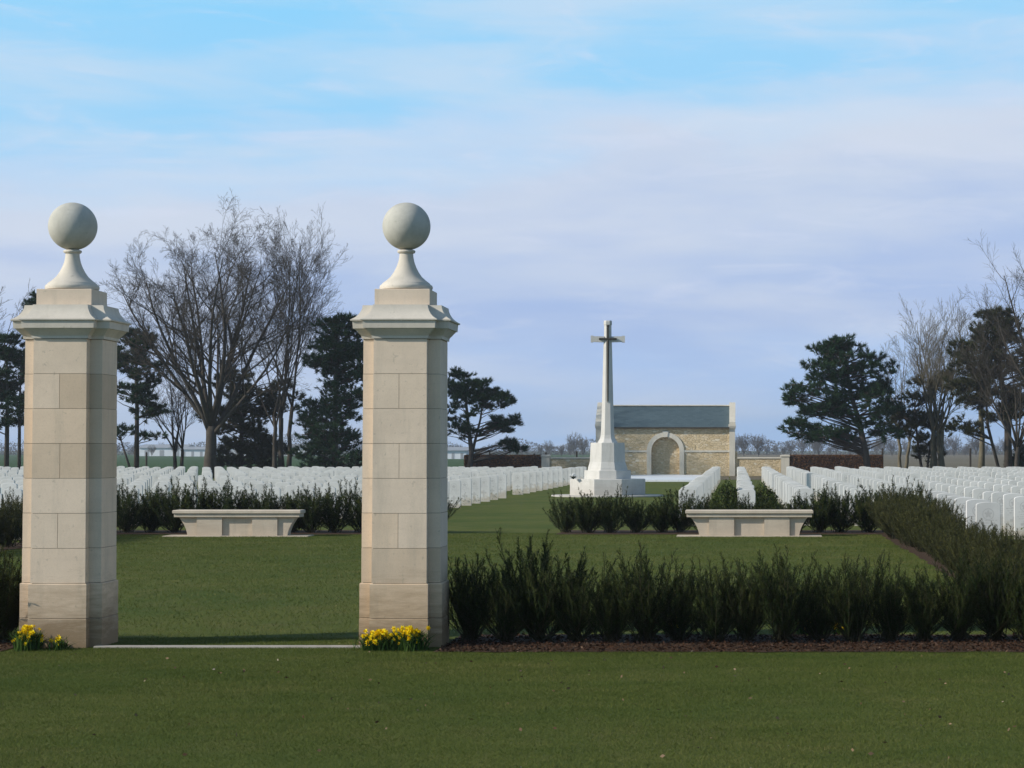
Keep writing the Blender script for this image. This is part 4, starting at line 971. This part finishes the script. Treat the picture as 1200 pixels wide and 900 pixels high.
shed(190, 640, 13, 3.4, 'long white farm shed far off, just right of the dark open pine')
shed(226, 600, 7, 2.7, 'small white shed left of the thick tree trunk, far away')
shed(283, 650, 10, 3.4, 'white shed right of the thick tree trunk, far away')
shed(531, 420, 5, 2.3, 'white shed immediately right of the right gate pier, far away')
shed(345, 700, 12, 3.6, 'white shed glimpsed far off between the tree stems')
g = np.random.default_rng(71); n = 60000; x = g.uniform(-330, 300, n); hh = 3.2 + 1.6 * np.sin(x * .05) * np.sin(x * .013 + 1) + 1.2 * np.sin(x * .21) ; 
P = np.stack([x, 860 + g.normal(0, 8, n), np.clip(g.random(n) ** 1.3 * np.maximum(hh, .6) * 1.5, .05, 20)], 1); V, Q, S = scatter_leaves(g, P, .8, .35)
tag(link('far_hedgerow', tri_mesh('far_hedgerow', V, Q, M['far_twig'], S)), 'low hazy hedgerow and scrub along the horizon', 'hedgerow', None, 'stuff')
FT = []
for sd in range(4):
    L = grow_bare(seed=60 + sd, Hh=10.0, crown_r=3.9, r0=.24, fork=.7, limbs=13, levels=3, kids=(9, 8, 6), min_r=.05, spread=.7, segs=5)
    FT.append((lines_mesh('trunk', L, M['far_twig'], lambda l: l == 0), lines_mesh('crown', L, M['far_twig'], lambda l: l > 0)))
rf = random.Random(31)
fx = [(p, 'right') for p in range(598, 1215, 11)] + [(p, 'left') for p in range(140, 560, 13)]
far = []
for p, sd in fx:
    if 690 < p < 858: continue
    far.append((p + rf.uniform(-5, 5), rf.uniform(560, 820), rf.uniform(.45, 1.05) * (1.0 if sd == 'right' else .7)))
far.sort()
nR = nL = 0
for (p, y, s) in far:
    t, c = FT[rf.randrange(4)]; root = empty('far_tree', (wx(p, y), y, 0), rf.uniform(0, 6)); root.scale = (s * .65, s * .65, s * .72)
    link('trunk', t, root); link('crown', c, root)
    if p < 560: nL += 1; lab = 'faint skyline tree left of the right gate pier, %s from the left' % (ORD[nL] if nL < len(ORD) else 'last')
    elif p < 700: nR += 1; lab = 'faint skyline tree between the right pier and the cross, %s from the left' % ORD[nR]; nM = 0
    else: nM += 1; lab = 'faint bare tree on the far skyline right of the shelter, %s from the left' % ORD[nM]
    tag(root, lab, 'tree', 'distant trees on the skyline')

# ------------------------------------------------------------------ daffodils at the feet of the piers
def daffodils(x, y, w, n, label, seed, h=0.17):
    g = np.random.default_rng(seed); root = empty('daffodil_clump', (x, y, 0)); P = []; mb = MB(); V0 = []; S0 = []
    for i in range(n * 7):
        a, b = g.normal(0, w * .42), g.normal(0, .055); L = h * g.uniform(.5, 1.0); dx, dy = g.normal(0, .035, 2)
        p = np.array([a, b, 0]); q = p + np.array([dx * .5, dy * .5, L * .6]); r_ = p + np.array([dx * 1.6, dy * 1.6, L]); s = g.uniform(.004, .007); th = g.uniform(0, 3.14); o_ = np.array([math.cos(th) * s, math.sin(th) * s, 0])
        V0.append(np.array([p - o_, p + o_, q + o_, q - o_])); V0.append(np.array([q - o_, q + o_, r_, r_ - o_ * .1])); S0 += [g.random()] * 8
    V = np.concatenate(V0); link('leaves', tri_mesh('leaves', V, np.arange(len(V)).reshape(-1, 4), M['daff_leaf'], np.array(S0)), root)
    vs = []; qs = []; sh = []; mb = MB()
    for i in range(n):
        a, b = g.normal(0, w * .40), g.normal(-.03, .05); z = h * g.uniform(.35, 1.12); c = np.array([a, b, z])
        f = np.array([g.normal(0, .6), -1 + g.normal(0, .5), g.normal(.1, .35)]); f /= np.linalg.norm(f)
        u = np.cross(f, [0, 0, 1]); u /= np.linalg.norm(u); v = np.cross(u, f); s_ = g.random()
        R_ = g.uniform(.017, .025)
        for k_ in range(6):
            q = k_ * math.pi / 3; d = u * math.cos(q) + v * math.sin(q); e = u * math.cos(q + .5) + v * math.sin(q + .5); e2 = u * math.cos(q - .5) + v * math.sin(q - .5)
            vs += [c, c + e * R_ * .55, c + d * R_ - f * .002, c + e2 * R_ * .55]; sh += [s_] * 4
        mb2 = [(c + (u * math.cos(k_ * 1.047) + v * math.sin(k_ * 1.047)) * R_ * .28) for k_ in range(6)]; mb3 = [(c + f * R_ * .8 + (u * math.cos(k_ * 1.047) + v * math.sin(k_ * 1.047)) * R_ * .38) for k_ in range(6)]
        for k_ in range(6):
            j = (k_ + 1) % 6; vs += [mb2[k_], mb2[j], mb3[j], mb3[k_]]; sh += [0.1] * 4
        mb.tube([(a, b + .01, 0), (a, b + .01, z * .8), tuple(c - f * .006)], [.0025, .002, .002], 3, False)
    V = np.array(vs); link('flowers', tri_mesh('flowers', V, np.arange(len(V)).reshape(-1, 4), M['daff'], np.array(sh)), root)
    link('stems', mb.mesh('stems', M['daff_leaf']), root)
    tag(root, label, 'flowers', 'yellow daffodil clumps')
daffodils(wx(482, 17.9), 17.86, .105, 130, 'dense yellow daffodil clump at the right front corner of the right gate pier', 1, .165)
daffodils(wx(445, 17.9), 17.88, .125, 120, 'low yellow daffodil clump at the left front of the right gate pier', 2, .14)
daffodils(wx(37, 17.9), 17.86, .085, 80, 'yellow daffodil clump at the front of the left gate pier', 3, .17)
daffodils(wx(73, 17.9), 17.88, .07, 9, 'sparse greenish daffodil clump right of the fuller one at the left pier', 4, .12)

daffodils(wx(790, 19.4), 19.42, .07, 22, 'small daffodil clump behind the front hedge, leftmost of the three there', 5, .14)
daffodils(wx(944, 19.4), 19.40, .07, 26, 'small daffodil clump behind the front hedge, middle one of the three there', 6, .14)
daffodils(wx(986, 19.4), 19.43, .07, 26, 'small daffodil clump behind the front hedge, rightmost of the three there', 7, .15)
# ------------------------------------------------------------------ grass blades, mulch, litter
g = np.random.default_rng(99)
def blades(n, x0, x1, y0, y1, h, w, zz=0.0, dens_pow=1.0):
    y = y0 + (y1 - y0) * g.random(n) ** dens_pow; x = x0 + (x1 - x0) * g.random(n)
    lo = CAMX + (-520 - VX) * y / F; hi = CAMX + (1620 - VX) * y / F
    k_ = (x > lo) & (x < hi); x, y = x[k_], y[k_]
    bed = ((x > PR + .30) & (y > 17.62 + .05 * np.sin(x * 9)) & (y < 19.3)) | ((x < PL - .30) & (y > 17.62 + .05 * np.sin(x * 9)) & (y < 19.3)) | ((np.abs(np.abs(x) - 7.6) < .4) & (y > 19.3)) | ((y > 18.055) & (y < 18.105)) | ((y > 42.2) & ((x < wx(500, 43)) | (x > wx(655, 43))))
    for c in (PL, PR): bed |= (np.abs(x - c) < .34) & (y > 18.0) & (y < 18.72)
    x, y = x[~bed], y[~bed]; n = len(x)
    tuftn = .5 + .5 * np.sin(x * 2.1 + 1.3 * np.sin(y * 1.1)) * np.sin(y * 1.7 + x * .6)
    L = h * g.uniform(.5, 1.15, n) * (.75 + .5 * tuftn); th = g.uniform(0, 2 * np.pi, n); lean = g.normal(0, .9, (n, 2)) * L[:, None]
    ox, oy = np.cos(th) * w, np.sin(th) * w; z = np.zeros(n) + zz
    V = np.stack([np.stack([x - ox, y - oy, z], 1), np.stack([x + ox, y + oy, z], 1), np.stack([x + lean[:, 0], y + lean[:, 1], z + L], 1)], 1).reshape(-1, 3)
    return V, np.repeat(np.clip(g.beta(2.2, 3, n) + .15 * (tuftn - .5), 0, 1), 3)
A = blades(1150000, -6, 12, 10.8, 19, .015, .0014, 0, .9); B = blades(380000, -13, 12, 18.2, 43, .024, .0035, 0, .8)
V = np.concatenate([A[0], B[0]]); S = np.concatenate([A[1], np.clip(B[1] + .12, 0, 1)])
tag(link('grass', tri_mesh('grass', V, np.arange(len(V)).reshape(-1, 3), M['grass_blade'], S)), 'short mown green grass covering the lawns', 'grass', None, 'stuff')
n = 15000; y = g.uniform(17.62, 19.2, n); x = np.where(g.random(n) < .8, g.uniform(PR + .36, 8.6, n), g.uniform(-4, PL - .36, n)); y = np.where(x < PL, y + .12, y)
P = np.stack([x, y, .008 + np.abs(g.normal(0, .010, n))], 1); d = g.normal(size=(n, 3)); d[:, 2] *= .35
Vc, Qc, Sc = scatter_leaves(g, P, .027, .5, d); Sc = np.repeat(np.where(g.random(n) < .012, 1.0, g.random(n) * .75), 4)
tag(link('bark_mulch', tri_mesh('bark_mulch', Vc, Qc, M['chip'], Sc)), 'loose reddish-brown bark mulch spread under the front hedge', 'mulch', None, 'stuff')
n = 260; y = 11 + 7 * g.random(n); x = g.uniform(-2, 7, n); P = np.stack([x, y, .022 + .01 * g.random(n)], 1); d = g.normal(size=(n, 3)); d[:, 2] *= .4
Vc, Qc, Sc = scatter_leaves(g, P, .026, .6, d); tag(link('leaf_litter', tri_mesh('leaf_litter', Vc, Qc, M['litter'], Sc)), 'small dead leaves scattered over the front lawn', 'leaves', None, 'stuff')

# ------------------------------------------------------------------ haze
hz = MB(); hz.box(-1500, 1500, -60, 2500, -1.0, 40.0)
hm_, nt, b_ = material('haze'); nt.nodes.remove(b_); pv = nt.nodes.new('ShaderNodeVolumePrincipled')
pv.inputs['Color'].default_value = (0.86, 0.91, 1.0, 1); pv.inputs['Density'].default_value = 0.00028; pv.inputs['Anisotropy'].default_value = 0.2
nt.links.new(pv.outputs[0], nt.nodes['Material Output'].inputs['Volume'])
tag(link('haze', hz.mesh('haze', hm_)), 'pale blue haze over the far fields', 'haze', None, 'stuff')
